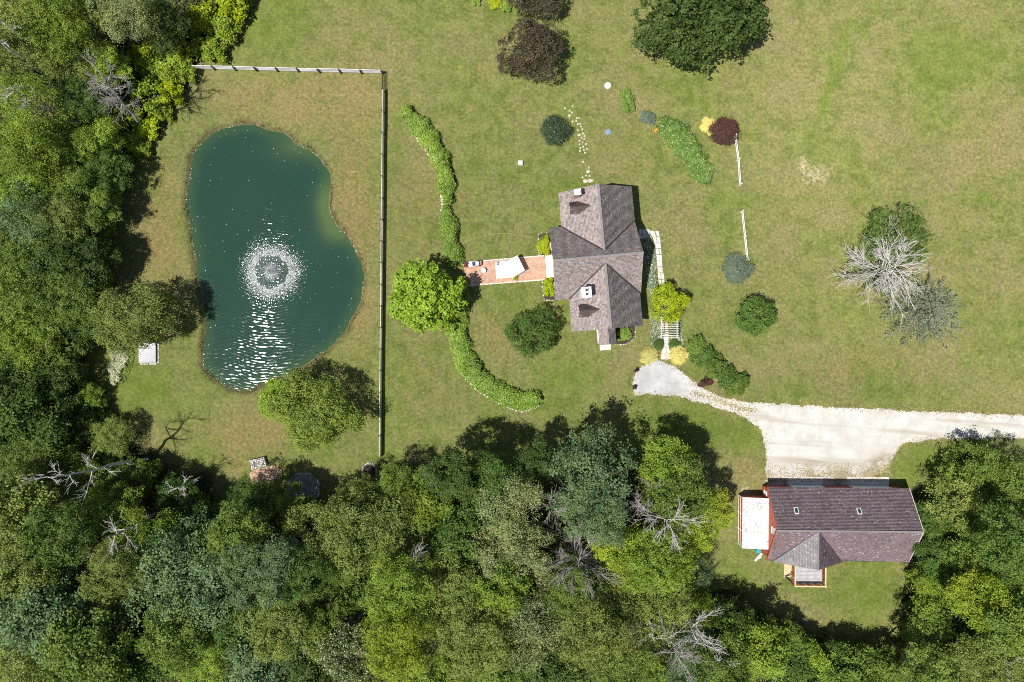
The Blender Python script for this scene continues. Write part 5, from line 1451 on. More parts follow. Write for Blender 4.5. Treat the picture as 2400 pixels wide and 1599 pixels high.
# ---- woodland trees: (px, py, radius px, height, type, colour, label)
WT = [
 # upper left woods
 (45, 40, 80, 12, 'ash', 'olive', 'mid-green tree in the very top left corner'),
 (150, 45, 70, 11, 'ash', 'bright', 'second tree from the corner along the top left edge'),
 (290, 40, 70, 13, 'thin', 'pale', 'sparse pale grey-green tree at the top left edge'),
 (385, 60, 52, 7.5, 'maple', 'dark', 'dark tree at the top edge beside the sparse pale tree'),
 (60, 150, 70, 12, 'ash', 'olive', 'olive tree with bare stems by the upper left edge'),
 (185, 130, 62, 9, 'ash', 'olive', 'fine-leaved green tree below the top left trees'),
 (255, 160, 50, 7, 'maple', 'bright', 'bright green tree left of the fence end'),
 (70, 260, 72, 11, 'thin', 'bright', 'thin bright tree among the bare trunks at upper left'),
 (190, 235, 52, 8, 'ash', 'deep', 'deep green tree just above the leaning dead tree'),
 (60, 350, 66, 11, 'ash', 'bright', 'mid-green tree at the left edge below the bare trunks'),
 (160, 345, 58, 8, 'ash', 'bright', 'bright green tree left of the pond head'),
 (240, 330, 50, 6.5, 'maple', 'bright', 'rounded tree between the leaning dead tree and the pond'),
 (60, 440, 70, 9, 'maple', 'bright', 'light green tree at the left edge above the pond middle'),
 (165, 430, 62, 8, 'ash', 'mid', 'green tree in the left woods level with the upper pond'),
 (255, 402, 46, 6, 'maple', 'deep', 'dark green edge tree nearest the upper left pond bank'),
 (60, 505, 70, 10, 'thin', 'blue', 'grey-green thin tree at the left edge'),
 (155, 520, 66, 8.5, 'ash', 'olive', 'olive tree in the left woods above the black shade'),
 (238, 488, 44, 6, 'maple', 'mid', 'edge tree throwing a lobed shadow onto the dry bank'),
 (55, 600, 74, 9, 'ash', 'mid', 'broad mid-green tree halfway down the left edge'),
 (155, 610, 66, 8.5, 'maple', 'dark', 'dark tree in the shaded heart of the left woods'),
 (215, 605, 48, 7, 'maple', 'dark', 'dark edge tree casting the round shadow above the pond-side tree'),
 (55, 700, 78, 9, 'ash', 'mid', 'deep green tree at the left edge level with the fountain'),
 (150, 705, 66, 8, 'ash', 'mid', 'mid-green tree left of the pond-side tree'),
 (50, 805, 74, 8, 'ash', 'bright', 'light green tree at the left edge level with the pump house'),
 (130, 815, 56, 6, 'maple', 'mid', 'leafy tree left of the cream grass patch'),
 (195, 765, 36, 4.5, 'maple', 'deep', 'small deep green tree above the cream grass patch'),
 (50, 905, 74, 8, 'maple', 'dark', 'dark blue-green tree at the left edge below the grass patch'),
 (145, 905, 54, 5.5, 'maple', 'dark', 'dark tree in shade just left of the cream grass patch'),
 (212, 928, 27, 3, 'maple', 'bright', 'small bright bushy tree at the foot of the cream grass'),
 # lower left
 (65, 985, 80, 9, 'oak', 'deep', 'broad deep green tree above the bleached leaning trunk'),
 (175, 992, 50, 5, 'maple', 'dark', 'dark tree at the lawn corner below the cream grass'),
 (262, 1024, 40, 4.5, 'ash', 'olive', 'olive bushy tree under the dead tree shadows'),
 (75, 1080, 70, 8, 'ash', 'mid', 'mid-green tree at the left edge by the bleached trunk tip'),
 (200, 1125, 68, 7, 'ash', 'mid', 'fine-leaved tree below the bleached leaning trunk'),
 (312, 1124, 50, 5.5, 'maple', 'mid', 'rounded edge tree below the dead tree shadow'),
 (420, 1165, 46, 6, 'maple', 'deep', 'deep green edge tree left of the small dead tree'),
 (45, 1200, 78, 14, 'oak', 'olive', 'olive-brown tree at the left edge below the bleached trunk'),
 (140, 1250, 66, 14, 'maple', 'deep', 'green tree in the dark hollow at lower left'),
 (265, 1215, 70, 12, 'ash', 'bright', 'bright fine tree left of the jagged dead boughs'),
 (350, 1265, 55, 11, 'maple', 'bright', 'bright green tree just above the big grey-blue crown'),
 (470, 1235, 58, 7.5, 'maple', 'deep', 'deep green tree right of the jagged dead boughs'),
 (280, 1345, 68, 13, 'ash', 'olive', 'brownish olive tree left of the big grey-blue crown'),
 (440, 1350, 112, 15, 'ash', 'blue', 'very large grey-blue crown in the lower left woods'),
 (55, 1330, 74, 15, 'maple', 'olive', 'olive tree at the left edge above the corner'),
 (165, 1370, 62, 13, 'maple', 'dark', 'dark green tree right of the left-edge olive trees'),
 (105, 1450, 92, 16, 'oak', 'blue', 'large blue-green tree near the bottom left corner'),
 (45, 1545, 80, 16, 'ash', 'olive', 'olive tree in the bottom left corner'),
 (200, 1530, 80, 16, 'oak', 'mid', 'green tree on the bottom edge near the left corner'),
 (305, 1460, 66, 12, 'maple', 'dark', 'very dark tree below the brownish olive crown'),
 (415, 1490, 66, 14, 'maple', 'mid', 'mid-green tree below the very large grey-blue crown'),
 (480, 1545, 66, 14, 'ash', 'bright', 'bright feathery tree on the bottom edge'),
 (335, 1560, 66, 14, 'oak', 'deep', 'deep green tree on the bottom edge left of the feathery one'),
 # bottom middle left
 (600, 1188, 56, 8, 'ash', 'deep', 'deep green tree hanging over the brick pad'),
 (555, 1255, 60, 12, 'maple', 'mid', 'green tree below the brick pad tree'),
 (682, 1192, 46, 7, 'maple', 'mid', 'dusky tree beside the octagonal terrace'),
 (610, 1335, 76, 14, 'ash', 'blue', 'blue-green tree left of the grey fanned dead tree'),
 (560, 1440, 66, 14, 'maple', 'deep', 'deep green tree right of the very large grey-blue crown'),
 (655, 1445, 74, 14, 'ash', 'olive', 'sunlit olive tree in the bottom woods left of centre'),
 (610, 1550, 72, 15, 'oak', 'blue', 'dark bluish tree on the bottom edge below the sunlit olive tree'),
 (700, 1345, 58, 12, 'ash', 'deep', 'shaded tree below the grey fanned dead tree'),
 (765, 1252, 74, 12, 'ash', 'olive', 'broad light olive tree below the fence end'),
 (850, 1172, 50, 8, 'ash', 'olive', 'pale olive tree growing round the fence end'),
 (885, 1255, 86, 14, 'ash', 'olive', 'large light olive tree right of the broad olive one'),
 (930, 1142, 48, 8, 'ash', 'mid', 'loose-leaved tree just right of the fence end'),
 (1000, 1180, 62, 11, 'maple', 'bright', 'vivid green tree right of the fence end'),
 (1060, 1115, 58, 11, 'maple', 'dark', 'dark tree with a spiky shadow at the lawn edge'),
 (1150, 1115, 56, 11, 'maple', 'deep', 'deep green edge tree below the lower hedge'),
 (1195, 1180, 66, 12, 'thin', 'pale', 'pale twiggy tree below the deep green edge tree'),
 (1085, 1265, 80, 13, 'maple', 'deep', 'broad vivid-shaded tree right of the bleached boughs'),
 (1205, 1290, 76, 13, 'ash', 'pale', 'pale grey-green tree left of the bushy dead tree'),
 (820, 1350, 66, 13, 'ash', 'mid', 'mid-green tree left of the fallen-looking bough'),
 (940, 1380, 72, 14, 'ash', 'bright', 'light green tree below the fallen-looking bough'),
 (1065, 1390, 72, 14, 'ash', 'olive', 'grey-olive tree in the middle of the bottom woods'),
 (1175, 1380, 62, 13, 'maple', 'bright', 'bright green tree above the pale twiggy dome'),
 (745, 1470, 66, 14, 'maple', 'mid', 'tree right of the sunlit olive crown'),
 (820, 1525, 62, 14, 'maple', 'flower', 'tree dotted with cream blossom on the bottom edge'),
 (730, 1570, 62, 14, 'oak', 'dark', 'dark tree on the bottom edge left of the blossoming one'),
 (935, 1500, 72, 15, 'ash', 'yellow', 'bright yellow tree near the bottom centre'),
 (1010, 1560, 66, 15, 'maple', 'bright', 'bright green tree at the bottom edge near centre'),
 (1115, 1495, 72, 15, 'ash', 'olive', 'olive tree left of the pale twiggy dome'),
 (1125, 1580, 60, 15, 'maple', 'mid', 'green tree cut by the bottom edge near centre'),
 (1240, 1475, 86, 14, 'thin', 'pale', 'pale twiggy dome-shaped tree in the bottom woods'),
 (1215, 1570, 66, 14, 'maple', 'deep', 'deep green tree on the bottom edge below the pale dome'),
 # bottom middle right
 (1255, 1085, 50, 9, 'maple', 'dark', 'shaded dark tree left of the big blue-green crown'),
 (1385, 1115, 88, 13, 'maple', 'blue', 'big blue-green crown at the top of the bottom woods'),
 (1400, 1210, 62, 12, 'ash', 'blue', 'blue-green tree directly below the big blue-green crown'),
 (1565, 1090, 58, 11, 'maple', 'bright', 'light green edge tree nearest the driveway curve'),
 (1590, 1150, 66, 11, 'maple', 'mid', 'green tree above the bleached dead fan'),
 (1660, 1195, 48, 8, 'maple', 'yellow', 'sunny yellow-green tree nearest the white lean-to'),
 (1620, 1250, 52, 9, 'maple', 'yellow', 'second yellow-green tree left of the white lean-to'),
 (1445, 1285, 52, 11, 'maple', 'yellow', 'small yellow-green tree right of the bushy dead tree'),
 (1530, 1310, 72, 12, 'ash', 'bright', 'feathery bright tree below the bleached dead fan'),
 (1612, 1335, 48, 6, 'thin', 'blue', 'wispy grey-green tree at the lawn edge below the lean-to'),
 (1340, 1385, 66, 13, 'ash', 'mid', 'green tree below the bushy dead tree'),
 (1440, 1390, 66, 13, 'ash', 'olive', 'olive tree left of the forked dead trunk'),
 (1618, 1438, 52, 7, 'ash', 'bright', 'light green tree at the corner of the lower right lawn'),
 (1545, 1430, 60, 12, 'ash', 'olive', 'olive tree among the tangled dead trees'),
 (1385, 1495, 76, 14, 'ash', 'olive', 'large olive-green tree on the bottom edge right of centre'),
 (1320, 1565, 62, 14, 'oak', 'dark', 'dark tree on the bottom edge right of centre'),
 (1480, 1560, 72, 14, 'ash', 'mid', 'green tree on the bottom edge among the dead trees'),
 (1590, 1550, 72, 13, 'ash', 'blue', 'grey-green tree on the bottom edge below the dead trees'),
 (1712, 1462, 52, 7, 'maple', 'dark', 'dark tree shading the lower right lawn'),
 (1765, 1512, 68, 9.5, 'oak', 'bright', 'large bright-leaved tree at the bottom below the deck'),
 (1838, 1500, 42, 5.5, 'maple', 'mid', 'tree closing the lower right lawn on its left below the deck'),
 (1955, 1552, 46, 5.5, 'maple', 'deep', 'deep green tree in the middle of the lower right wood edge'),
 (2040, 1560, 40, 5, 'maple', 'bright', 'bright small tree beside the thin sapling'),
 (1690, 1560, 66, 13, 'maple', 'mid', 'tree on the bottom edge left of the bright-leaved one'),
 (1850, 1570, 54, 6.5, 'oak', 'deep', 'deep green tree on the bottom edge below the lower right lawn'),
 (1910, 1556, 46, 5.5, 'oak', 'bright', 'small bright tree on the bottom edge below the lower right lawn'),
 (1990, 1578, 56, 7, 'oak', 'mid', 'mid-green tree on the bottom edge left of the thin sapling'),
 (2070, 1578, 50, 6.5, 'maple', 'mid', 'tree on the bottom edge right of the thin sapling shadow'),
 # right woods
 (2345, 1076, 48, 3.2, 'ash', 'pale', 'pale grey-green tree at the right edge below the driveway'),
 (2270, 1112, 62, 6.5, 'maple', 'mid', 'leafy tree right of the barn drive below the driveway'),
 (2360, 1145, 74, 8, 'ash', 'mid', 'mid-green tree at the right edge below the pale one'),
 (2240, 1178, 60, 7.5, 'maple', 'olive', 'dark olive tree nearest the barn eave corner'),
 (2185, 1225, 40, 6, 'maple', 'deep', 'small deep green tree touching the barn ridge end'),
 (2305, 1230, 70, 10, 'ash', 'mid', 'fine-leaved tree behind the barn end trees'),
 (2200, 1310, 54, 7.5, 'maple', 'deep', 'deep green tree beside the barn end wall'),
 (2275, 1335, 66, 12, 'maple', 'mid', 'green tree below the spread dead boughs'),
 (2370, 1280, 70, 13, 'maple', 'deep', 'deep green tree at the right edge level with the barn'),
 (2200, 1400, 58, 8, 'ash', 'bright', 'bright tree at the lawn edge below the barn'),
 (2290, 1400, 58, 12, 'maple', 'yellow', 'vivid yellow-green tree in the right-hand woods'),
 (2375, 1380, 70, 13, 'ash', 'bright', 'bright green tree at the right edge below the barn level'),
 (2205, 1485, 64, 9, 'maple', 'mid', 'green tree at the lower right lawn edge'),
 (2300, 1480, 70, 13, 'maple', 'deep', 'deep green tree right of the silvery dead boughs'),
 (2380, 1475, 66, 14, 'oak', 'mid', 'tree at the right edge near the bottom corner'),
 (2180, 1570, 60, 12, 'maple', 'mid', 'tree on the bottom edge right of the lower right lawn'),
 (2280, 1570, 70, 13, 'ash', 'olive', 'olive tree on the bottom edge near the right corner'),
 (2375, 1570, 76, 14, 'ash', 'mid', 'mid-green tree in the bottom right corner'),
]
for w in WT: tree(*w, group='trees of the surrounding woods')

# ---- yellow-green thicket along the upper left lawn edge
def bush_mesh(seed, leaf=0.16, n=3200, vr=0.8, nl=9, **kw):
    return crown_mesh(seed, 'foliage', Rr=1.0, vr=vr, nl=nl, leaf=leaf, n=n, k=8, spread=0.10, low=-0.1, up=0.6, smooth=kw.pop('smooth', 0.55), **kw)
BUSH = {'big': [bush_mesh(500 + i, 0.14, 3600) for i in range(3)], 'fine': [bush_mesh(520 + i, 0.075, 8500, nl=22, smooth=.85) for i in range(3)], 'coarse': [bush_mesh(540 + i, 0.22, 1500, nl=7) for i in range(2)]}
STEM = []
for i in range(2):
    rg = np.random.default_rng(i + 3); S_ = []
    for k in range(7):
        a = k * .9; e = np.array([math.cos(a) * .55, math.sin(a) * .55, .35 + rg.uniform(0, .3)]); S_.append((0, 0, -.4, .05, *(e * .5), .035)); S_.append((*(e * .5), .035, *e, .012))
    v_, f_ = seg_tubes(S_, 5); STEM.append(raw_mesh('stems', v_, f_))
BN = [0]
def bush(px, py, rpx, h, typ, col, label, name='shrub', cat='shrub', group=None, ry=None, rz=0.0):
    i = BN[0]; BN[0] += 1
    x, y = G(px, py, h * .6); r = rpx / PXM * (1 - h * .6 / CAM_H); r2 = (ry or rpx) / PXM * (1 - h * .6 / CAM_H)
    t = thing(name, label, cat, (x, y, 0), rz, group)
    ms = BUSH[typ]; sv = h / 1.35
    obj('foliage', ms[i % len(ms)], LEAF[col], t, loc=(0, 0, h - .82 * sv), rot=(0, 0, 0), scale=(r * .98, r2 * .98, sv))
    obj('stems', STEM[i % 2], BARK, t, loc=(0, 0, .4 * sv), scale=(r, r2, sv))
    return t
th = [(545, 15, 40, 2.8), (520, 65, 36, 2.6), (500, 115, 32, 2.2), (455, 110, 34, 2.4), (470, 40, 40, 3), (420, 145, 30, 2), (440, 175, 22, 1.8), (385, 165, 34, 2.4), (400, 215, 30, 2.2), (340, 200, 36, 2.6), (365, 250, 28, 2), (385, 265, 20, 1.6), (345, 300, 30, 2), (310, 330, 32, 2.2), (300, 270, 34, 2.6), (400, 95, 34, 3), (335, 130, 36, 3), (330, 345, 24, 1.8), (545, -25, 40, 2.8), (560, 5, 24, 2)]
THL = ['at the lawn edge, second below the top picture edge', 'at the lawn edge midway between picture top and fence', 'at the lawn corner just above the fence end', 'behind the lawn corner above the fence end', 'just inside the lawn edge near the picture top', 'growing over the left end of the fence', 'at the lawn edge right below the fence', 'behind the fence end, left of the lawn corner', 'at the lawn edge, second below the fence', 'far back, left of the fence end and below it', 'at the lawn edge above the leaning dead tree', 'small, at the lawn edge beside the dead tree shadow', 'round the foot of the leaning dead tree', 'below the foot of the leaning dead tree', 'left of the leaning dead tree trunk', 'far back in the shade above the fence end', 'farthest back, left of and above the fence end', 'small, at the lawn edge nearest the pond head', 'cut by the picture top beside the lawn', 'smallest, right at the lawn edge at the picture top']
for i, (px, py, r, h) in enumerate(th):
    bush(px, py, r, h, 'big' if i % 3 else 'coarse', 'yellow' if i % 4 else 'gold', 'yellow-green thicket shrub ' + THL[i], group='yellow-green shrubs of the upper left thicket')
for i, (px, py, r, h) in enumerate([(262, 455, 24, 2.4), (250, 540, 22, 2.2), (232, 655, 24, 2.4), (222, 720, 22, 2), (285, 385, 24, 2.4), (240, 985, 22, 2)]):
    bush(px, py, r, h, 'big', 'bright', 'bright green shrub on the shaded wood edge, ' + ('level with the upper pond', 'between the two lobed shadows', 'just above the pond-side tree', 'left of the pond-side tree', 'level with the pond head', 'at the lawn corner below the cream grass')[i], group='green shrubs on the wood edge left of the pond')
for i, (px, py, r, h) in enumerate([(2150, 1245, 20, 2), (2145, 1350, 22, 2), (2140, 1420, 22, 2), (2135, 1480, 24, 2.2), (2110, 1530, 24, 2)]):
    bush(px, py, r, h, 'big', 'bright' if i % 2 else 'mid', 'green shrub beside the lower right lawn, ' + ('touching the barn ridge end', 'just below the barn corner', 'halfway down the lawn', 'at the lower end of the lawn', 'by the thin bare sapling')[i], group='green shrubs right of the lower right lawn')

# ---- specimen trees in the garden
def own_tree(px, py, rpx, h, col, label, seed, name, leaf, n, vr=0.8, nl=18, ry=None, spread=.2, k=5, up=.5, trunk=True, low=-.35, aspect=.65, zc=None, stretch_rot=0.0):
    zz = h * .62 if zc is None else zc
    x, y = G(px, py, zz); kf = (1 - zz / CAM_H) / PXM; r = rpx * kf
    t = thing(name, label, 'tree', (x, y, 0), stretch_rot)
    me = crown_mesh(seed, Rr=r, vr=vr, nl=nl, leaf=leaf, n=n, k=k * 3, spread=spread * 1.45, up=up, low=low, aspect=aspect, smooth=.45)
    obj('crown', me, LEAF[col], t, loc=(0, 0, zz), scale=(1, (ry or rpx) / rpx, 1))
    obj('trunk', TRUNKS[seed % 4], BARK, t, scale=(r / 5, r / 5, zz / 9.5))
own_tree(997, 702, 80, 6.4, 'lime', 'round bright green tree at the west end of the brick terrace', 701, 'broadleaf_tree', .30, 15000, .75, 26, None, .13)
own_tree(1250, 780, 62, 3.6, 'deep', 'dark green spreading tree on the lawn enclosed by the lower hedge', 702, 'broadleaf_tree', .24, 12000, .5, 24, 56, .12, aspect=.35)
own_tree(1246, 118, 76, 6.2, 'brown', 'bronze-leaved tree below the top edge left of the big dark tree', 703, 'bronze_tree', .24, 14000, .7, 22, 70, .14, aspect=.4)
own_tree(1255, -6, 62, 6.2, 'brown', 'bronze-leaved tree cut by the top edge', 704, 'bronze_tree', .24, 11000, .7, 20, 45, .14, aspect=.4)
own_tree(1652, 22, 144, 10.5, 'dark', 'huge dark green tree cut by the top edge', 705, 'broadleaf_tree', .34, 26000, .6, 34, 128, .18)
own_tree(1566, 714, 42, 3.8, 'gold', 'golden yellow-green tree over the flagstone walk', 706, 'golden_tree', .20, 8000, .6, 16, 47, .10, aspect=.4)
own_tree(315, 748, 90, 8.6, 'olive', 'fine-leaved olive tree leaning toward the pond above the pump house', 707, 'broadleaf_tree', .22, 21000, .7, 24, 76, .2)
own_tree(735, 965, 108, 7.5, 'sunolive', 'broad light olive tree at the lower pond bank beside the fence', 708, 'broadleaf_tree', .22, 24000, .55, 26, 80, .2, stretch_rot=R(-22))
own_tree(660, 935, 48, 6.0, 'lime', 'small light green tree touching the pond bottom', 709, 'broadleaf_tree', .22, 9000, .7, 16, 46, .16)
own_tree(1770, 740, 47, 4.2, 'deep', 'small round tree on the east lawn below the blue-green bush', 713, 'broadleaf_tree', .18, 10000, .75, 26, 44, .12)
own_tree(2100, 556, 84, 4.4, 'deep', 'dense green tree behind the silver dead branches', 711, 'broadleaf_tree', .17, 15000, .6, 26, 74, .09, aspect=.45)
own_tree(2075, 655, 40, 3.0, 'mid', 'low green tree under the silver dead branches', 712, 'broadleaf_tree', .17, 7000, .6, 16, 36, .09, aspect=.45)

# grey-green spruce: drooping needled boughs round a leader
def spruce(px, py, rpx, h, label, seed, col='spruce', squash=0.85, rz=0.0):
    rng = np.random.default_rng(seed)
    zc = h * .35; x, y = G(px, py, zc); r = rpx / PXM
    t = thing('spruce_tree', label, 'tree', (x, y, 0), rz)
    P = []; D = []; S = []
    nb = 150
    for i in range(nb):
        f = (i + .5) / nb; z = .25 + (h - .3) * f; L = r * (1 - f) ** .8 * rng.uniform(.75, 1.1) + .15; a = i * 2.39996 + rng.normal() * .1
        d = np.array([math.cos(a), math.sin(a), -.12 + .35 * f]); S.append((0, 0, z, .035, *(np.array([0, 0, z]) + d * L), .008))
        m = int(26 * L / r * 2) + 8
        q = rng.uniform(.2, 1, m) ** .7
        side = np.array([-math.sin(a), math.cos(a), 0]); w = rng.normal(size=m) * .22 * L * (1.05 - q)
        pts = np.array([0, 0, z]) + d * (L * q)[:, None] + side * w[:, None] + np.array([0, 0, 1]) * (-.15 * np.abs(w))[:, None] + rng.normal(size=(m, 3)) * .03
        P.append(pts); D.append(norm(np.repeat(d[None], m, 0) + side * np.sign(w)[:, None] * .7))
    P = np.concatenate(P); D = np.concatenate(D)
    k = 3
    P = np.repeat(P, k, 0) + rng.normal(size=(len(P) * k, 3)) * .06; D = norm(np.repeat(D, k, 0) + rng.normal(size=(len(P), 3)) * .35)
    up = norm(np.array([0, 0, 1.0]) + rng.normal(size=P.shape) * .4); b = norm(np.cross(D, up)); s = rng.uniform(.14, .30, (len(P), 1))
    V = np.stack([P + D * s * .5, P + b * s * .13, P - D * s * .5, P - b * s * .13], 1).reshape(-1, 3); F = np.arange(len(V)).reshape(-1, 4)
    obj('needles', raw_mesh('needles', V, F), LEAF[col], t, scale=(1, squash, 1))
    V, F = seg_tubes(S + [(0, 0, 0, .16, 0, 0, h, .03)], 5); obj('trunk', raw_mesh('trunk', V, F), BARK, t, scale=(1, squash, 1))
spruce(2165, 726, 136, 4.8, 'grey-green spruce below the silver dead tree on the east lawn', 5, 'spruce', .8, R(-30))

# ---- garden shrubs
bush(1303, 304, 37, 1.8, 'fine', 'holly', 'dense dark clipped round bush beside the stepping stones', ry=34)
bush(1699, 307, 36, 1.5, 'fine', 'purple', 'dark purple round bush at the end of the white rail fence', ry=33)
bush(1660, 296, 19, .7, 'fine', 'lemon', 'lemon yellow bush tucked against the dark purple bush', ry=22)
bush(1730, 629, 36, 1.7, 'fine', 'sage', 'blue-green round bush at the lower end of the white rail fence', ry=36)
bush(1524, 832, 20, 1.0, 'fine', 'lemon', 'lemon yellow bush on the left of the walk end', ry=18)
bush(1513, 843, 13, .7, 'fine', 'lemon', 'smallest lemon yellow bush by the driveway head')
bush(1592, 832, 23, 1.1, 'fine', 'lemon', 'lemon yellow bush on the right of the walk end', ry=22)
bush(1544, 808, 13, .8, 'fine', 'deep', 'clipped green ball left of the walk below the arbor')
bush(1581, 807, 14, .8, 'fine', 'deep', 'clipped green ball right of the walk below the arbor', ry=11)
bush(1274, 575, 16, 1.1, 'big', 'gold', 'yellow-green bush against the house above the terrace', ry=24)
bush(1286, 674, 15, 1.1, 'big', 'gold', 'yellow-green bush against the house below the terrace', ry=21)
bush(1463, 785, 18, 1.0, 'big', 'hedge', 'green bush in the stone-edged bed beside the south porch', ry=16)
bush(1656, 897, 16, .9, 'coarse', 'purple', 'ragged dark purple shrub beside the driveway bend', ry=13)
bush(1093, 621, 7, .55, 'coarse', 'red', 'clump of dark red flowers at the upper terrace corner')
bush(1094, 660, 8, .55, 'coarse', 'red', 'clump of pink and dark red flowers at the lower terrace corner')
bush(1208, 652.5, 6, .5, 'coarse', 'gold', 'small yellow-green potted plant under the parasol edge', name='potted_plant', cat='plant')
bush(1470, 236, 18, 1.0, 'big', 'hedge', 'bright green shrub at the upper tip of the island bed', ry=27, rz=R(10))
bush(1518, 276, 22, .8, 'big', 'sage', 'blue-grey leafy clump in the upper part of the island bed', ry=16, rz=R(-35))
bush(1493, 868, 5.5, .6, 'coarse', 'purple', 'dark planter bush at the upper left of the gravel turn', name='potted_plant', cat='plant')
bush(1488, 908, 5.5, .6, 'coarse', 'purple', 'dark planter bush at the lower left of the gravel turn', name='potted_plant', cat='plant')
for i, (px, py, r, h) in enumerate([(1632, 812, 24, 1.7), (1652, 838, 27, 1.8), (1678, 862, 27, 1.9), (1704, 885, 26, 1.8), (1726, 905, 22, 1.6), (1742, 892, 17, 1.5), (1712, 917, 14, 1.3), (1632, 835, 18, 1.2)]):
    o_ = ['first from the arbor', 'second from the arbor', 'third from the arbor', 'fourth from the arbor', 'fifth from the arbor', 'outermost toward the lawn', 'nearest the gravel', 'tucked on the lower side']
    bush(px, py, r, h, 'big', 'deep' if i % 2 else 'mid', 'juniper of the diagonal row above the driveway, ' + o_[i], name='juniper', cat='shrub', group='diagonal juniper row above the driveway')
for i, (px, py, r, h, c) in enumerate([(1115, 2, 12, .7, 'hedge'), (1160, 8, 16, .8, 'gold'), (1185, 14, 14, .8, 'hedge'), (1215, 22, 14, .8, 'hedge'), (1232, 45, 12, .7, 'gold')]):
    bush(px, py, r, h, 'big', c, ('first', 'second', 'third', 'fourth', 'fifth')[i] + ' low shrub from the left in the bed under the top bronze tree', group='low shrubs in the top bed')

# ---- hedges along the curved garden beds
def hedge(name, label, pts, width, h, col, seed, n, leaf=.20, cat='hedge', edging=None, gaps=0.0):
    """leafy mound following a line; width per point in px"""
    Pm = smooth_poly(PL(pts), 8, False)
    Wd = np.interp(np.linspace(0, 1, len(Pm)), np.linspace(0, 1, len(width)), np.array(width) / PXM / 2)
    rng = np.random.default_rng(seed)
    c = Pm.mean(0)
    d = np.gradient(Pm, axis=0); L = np.linalg.norm(d, axis=1); tn = d / L[:, None]; nn = np.c_[-tn[:, 1], tn[:, 0]]
    pr = L * Wd; i = rng.choice(len(Pm), size=n // 9, p=pr / pr.sum())
    u = rng.uniform(-1, 1, len(i)); 
    base = Pm[i] + tn[i] * (rng.uniform(-.5, .5, (len(i), 1)) * L[i][:, None] * 1.2) 
    bump = .58 + .7 * vnoise(base, .8, seed)
    side = 1 + .28 * (vnoise(base, .7, seed + 1) - .5) * 2
    pos = base + nn[i] * (u * Wd[i] * side)[:, None]
    top = h * bump * np.sqrt(np.clip(1 - np.abs(u) ** 2.6, 0, 1)); z = top * np.where(rng.uniform(size=len(i)) < .75, 1, rng.uniform(.3, 1, len(i)))
    p = np.c_[pos - c, np.maximum(z, .08)]
    k = 9
    P = np.repeat(p, k, 0) + rng.normal(size=(len(p) * k, 3)) * np.array([.13, .13, .06]); P[:, 2] = np.maximum(P[:, 2], .03)
    nr = np.c_[nn[i] * (u * .8)[:, None], np.full(len(i), .9)]
    N = norm(np.repeat(nr + rng.normal(size=nr.shape) * .4, k, 0) + rng.normal(size=P.shape) * .32)
    V, F = leaf_faces(P, N, leaf, rng, .62)
    t = thing(name, label, cat, (c[0], c[1], 0))
    obj('foliage', raw_mesh('foliage', V, F), LEAF[col], t)
    A = np.concatenate([Pm + nn * (Wd * .92)[:, None], (Pm - nn * (Wd * .92)[:, None])[::-1]]) - c
    me = MB().add([(q[0], q[1], .03) for q in A], [list(range(len(A)))]).mesh('soil')
    bm = bmesh.new(); bm.from_mesh(me); bmesh.ops.triangulate(bm, faces=bm.faces); bm.to_mesh(me); bm.free()
    obj('soil', me, M_SOIL, t)
    if edging:
        sgn, a, b = edging
        E = (Pm + nn * ((Wd + .12) * sgn)[:, None])[int(a * len(Pm)):max(int(b * len(Pm)), int(a * len(Pm)) + 2)]
        E = resample(E, .24, False) - c
        for j, q in enumerate(E):
            w_ = .13 + .07 * ((j * 37) % 10) / 10
            obj('edging_stone', ROCKS[j % 5], M_STONE, t, loc=(q[0] + .05 * math.sin(j * 2.3), q[1] + .05 * math.cos(j * 3.1), .02), rot=(0, 0, j * 1.7), scale=(w_, w_ * .8, .10))
    return t
hedge('hedge', 'upper curved hedge between the grey fence and the lawn', [(948, 262), (972, 285), (1003, 322), (1030, 368), (1045, 415), (1049, 455), (1052, 480)], [26, 36, 42, 36, 34, 32, 18], 1.15, 'hedge', 1, 17000, edging=(-1, .22, .5))
hedge('hedge', 'straight lower hedge ending at the terrace corner', [(1045, 488), (1050, 515), (1056, 555), (1063, 600), (1068, 622)], [16, 32, 38, 40, 28], 1.1, 'hedge', 2, 11000, edging=(-1, 0.0, .12))
hedge('hedge', 'long sweeping hedge curving round the lower garden lawn', [(1082, 655), (1079, 700), (1072, 750), (1077, 800), (1095, 850), (1130, 893), (1180, 925), (1225, 940), (1262, 932)], [24, 40, 44, 42, 44, 44, 42, 46, 30], 1.2, 'hedge', 3, 27000, edging=(-1, .45, .98))
hedge('garden_bed', 'broad leafy flower bed in the island east of the stepping stones', [(1543, 290), (1572, 305), (1600, 335), (1625, 370), (1648, 410), (1650, 432)], [22, 52, 60, 46, 42, 24], .9, 'bed', 4, 17000, .2, 'flower bed')
# rock and bare spot at the gap in the west hedge
for i, (x, y, s) in enumerate([(1036, 462, .34), (1039, 470, .42), (1038, 480, .30)]):
    o = obj('boulder', ROCKS[i], M_FLAG, loc=(*G(x, y), .1), scale=(s, s * .8, .35)); tag(o, ('upper', 'largest middle', 'lower')[i] + ' pale boulder in the gap between the west hedges', 'boulder', 'boulders in the hedge gap')
# orange flowers on the island bed
def orange():
    r = np.random.default_rng(3); c = np.array(G(1534, 309)); P = np.c_[c + r.normal(size=(60, 2)) * .2, r.uniform(.3, .5, 60)]
    V, F = leaf_faces(P, norm(np.array([0, 0, 1.]) + r.normal(size=P.shape) * .4), .13, r, .8); o = obj('orange_flowers', raw_mesh('orange_flowers', V, F), mat_simple('orange_petal', (.62, .33, .05), .6, .2)); tag(o, 'small patch of orange flowers on the island bed edge', 'flowers')
orange()

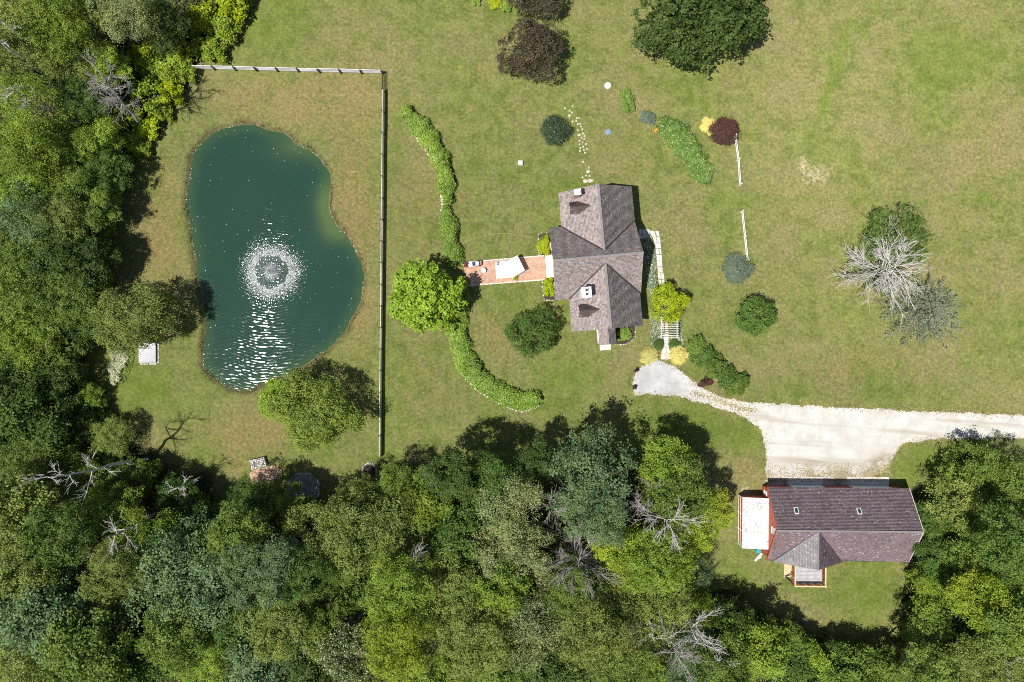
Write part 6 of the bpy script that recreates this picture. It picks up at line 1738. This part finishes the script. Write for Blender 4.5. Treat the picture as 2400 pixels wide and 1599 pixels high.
# ---- leafy ground cover
def cover(name, label, polys, col, h, leaf, dens, seed, cat=None, blades=False):
    rng = np.random.default_rng(seed); PP = []
    for poly in polys:
        A = np.array(PL(poly)); lo, hi = A.min(0), A.max(0); n = int((hi - lo).prod() * dens)
        q = rng.uniform(lo, hi, (n, 2)); s = poly_sd(q, A) + (vnoise(q, .5, seed) - .5) * .35; PP.append(q[s < 0])
    Q = np.concatenate(PP)
    z = h * (.4 + .8 * vnoise(Q, .45, seed + 4)) * rng.uniform(.6, 1.1, len(Q))
    P = np.c_[Q, z]
    N = norm(np.array([0, 0, 1.0 if not blades else .5]) + rng.normal(size=P.shape) * .45)
    V, F = leaf_faces(P, N, leaf, rng, .6 if not blades else .16)
    o = obj(name, raw_mesh(name, V, F), LEAF[col], kind='stuff'); tag(o, label, kind='stuff')
cover('hosta_bed', 'variegated pale hostas filling the strip between house and walk', [[(1508, 558), (1526, 556), (1533, 600), (1538, 650), (1541, 678), (1520, 690), (1508, 640)], [(1524, 735), (1546, 740), (1551, 785), (1551, 800), (1536, 800), (1530, 835), (1522, 830)], [(1570, 745), (1592, 748), (1598, 790), (1604, 815), (1594, 812), (1586, 797), (1570, 797)]], 'hosta', .4, .22, 95, 1)
cover('cream_grass_patch', 'patch of bleached cream ornamental grass beside the woods', [[(220 + a / 7.84, 760 + b / 7.84) for a, b in ((370, 300), (480, 380), (600, 480), (645, 620), (610, 780), (500, 860), (490, 1000), (430, 1120), (330, 1080), (330, 900), (280, 800), (380, 680), (320, 560), (290, 400))]], 'cream', .5, .5, 260, 2, blades=True)
cover('lush_weeds', 'lush green weeds around the cream grass patch', [[(270, 795), (315, 815), (312, 860), (290, 900), (275, 905), (262, 870), (258, 820)], [(1266, 548), (1284, 546), (1290, 560), (1270, 562)]], 'mid', .25, .2, 60, 3)
# soil beds with stone edging against the house
def housebed(label, poly, edge):
    t = thing('planting_bed', label, 'planting bed', (*G(*poly[0]), 0))
    c = np.array(G(*poly[0])); MB().prism([tuple(np.array(p) - c) for p in PL(poly)][::-1], 0, .06).build('soil', M_SOIL, t)
    E = resample(PL(edge), .17, False) - c
    for j, q in enumerate(E): w_ = .07 + .08 * ((j * 53) % 11) / 11; obj('edging_stone', ROCKS[j % 5], (M_STONE, M_STONED, M_STONE)[j % 3], t, loc=(q[0] + .05 * math.sin(j * 2.9), q[1] + .05 * math.cos(j * 4.3), .03), rot=(0, 0, j * 2.1), scale=(w_, w_ * .8, .08))
housebed('dark soil bed with stone edge above the terrace', [(1263, 549), (1292, 547), (1294, 598), (1266, 600)], [(1290, 546), (1264, 548), (1260, 575), (1264, 598)])
housebed('dark soil bed with stone edge below the terrace', [(1272, 654), (1300, 653), (1303, 703), (1276, 703)], [(1271, 655), (1273, 690), (1276, 703), (1300, 705)])
housebed('dark soil bed with curved stone edge by the south porch', [(1443, 768), (1488, 766), (1487, 792), (1470, 806), (1443, 808)], [(1488, 770), (1488, 788), (1478, 802), (1462, 808), (1443, 808)])
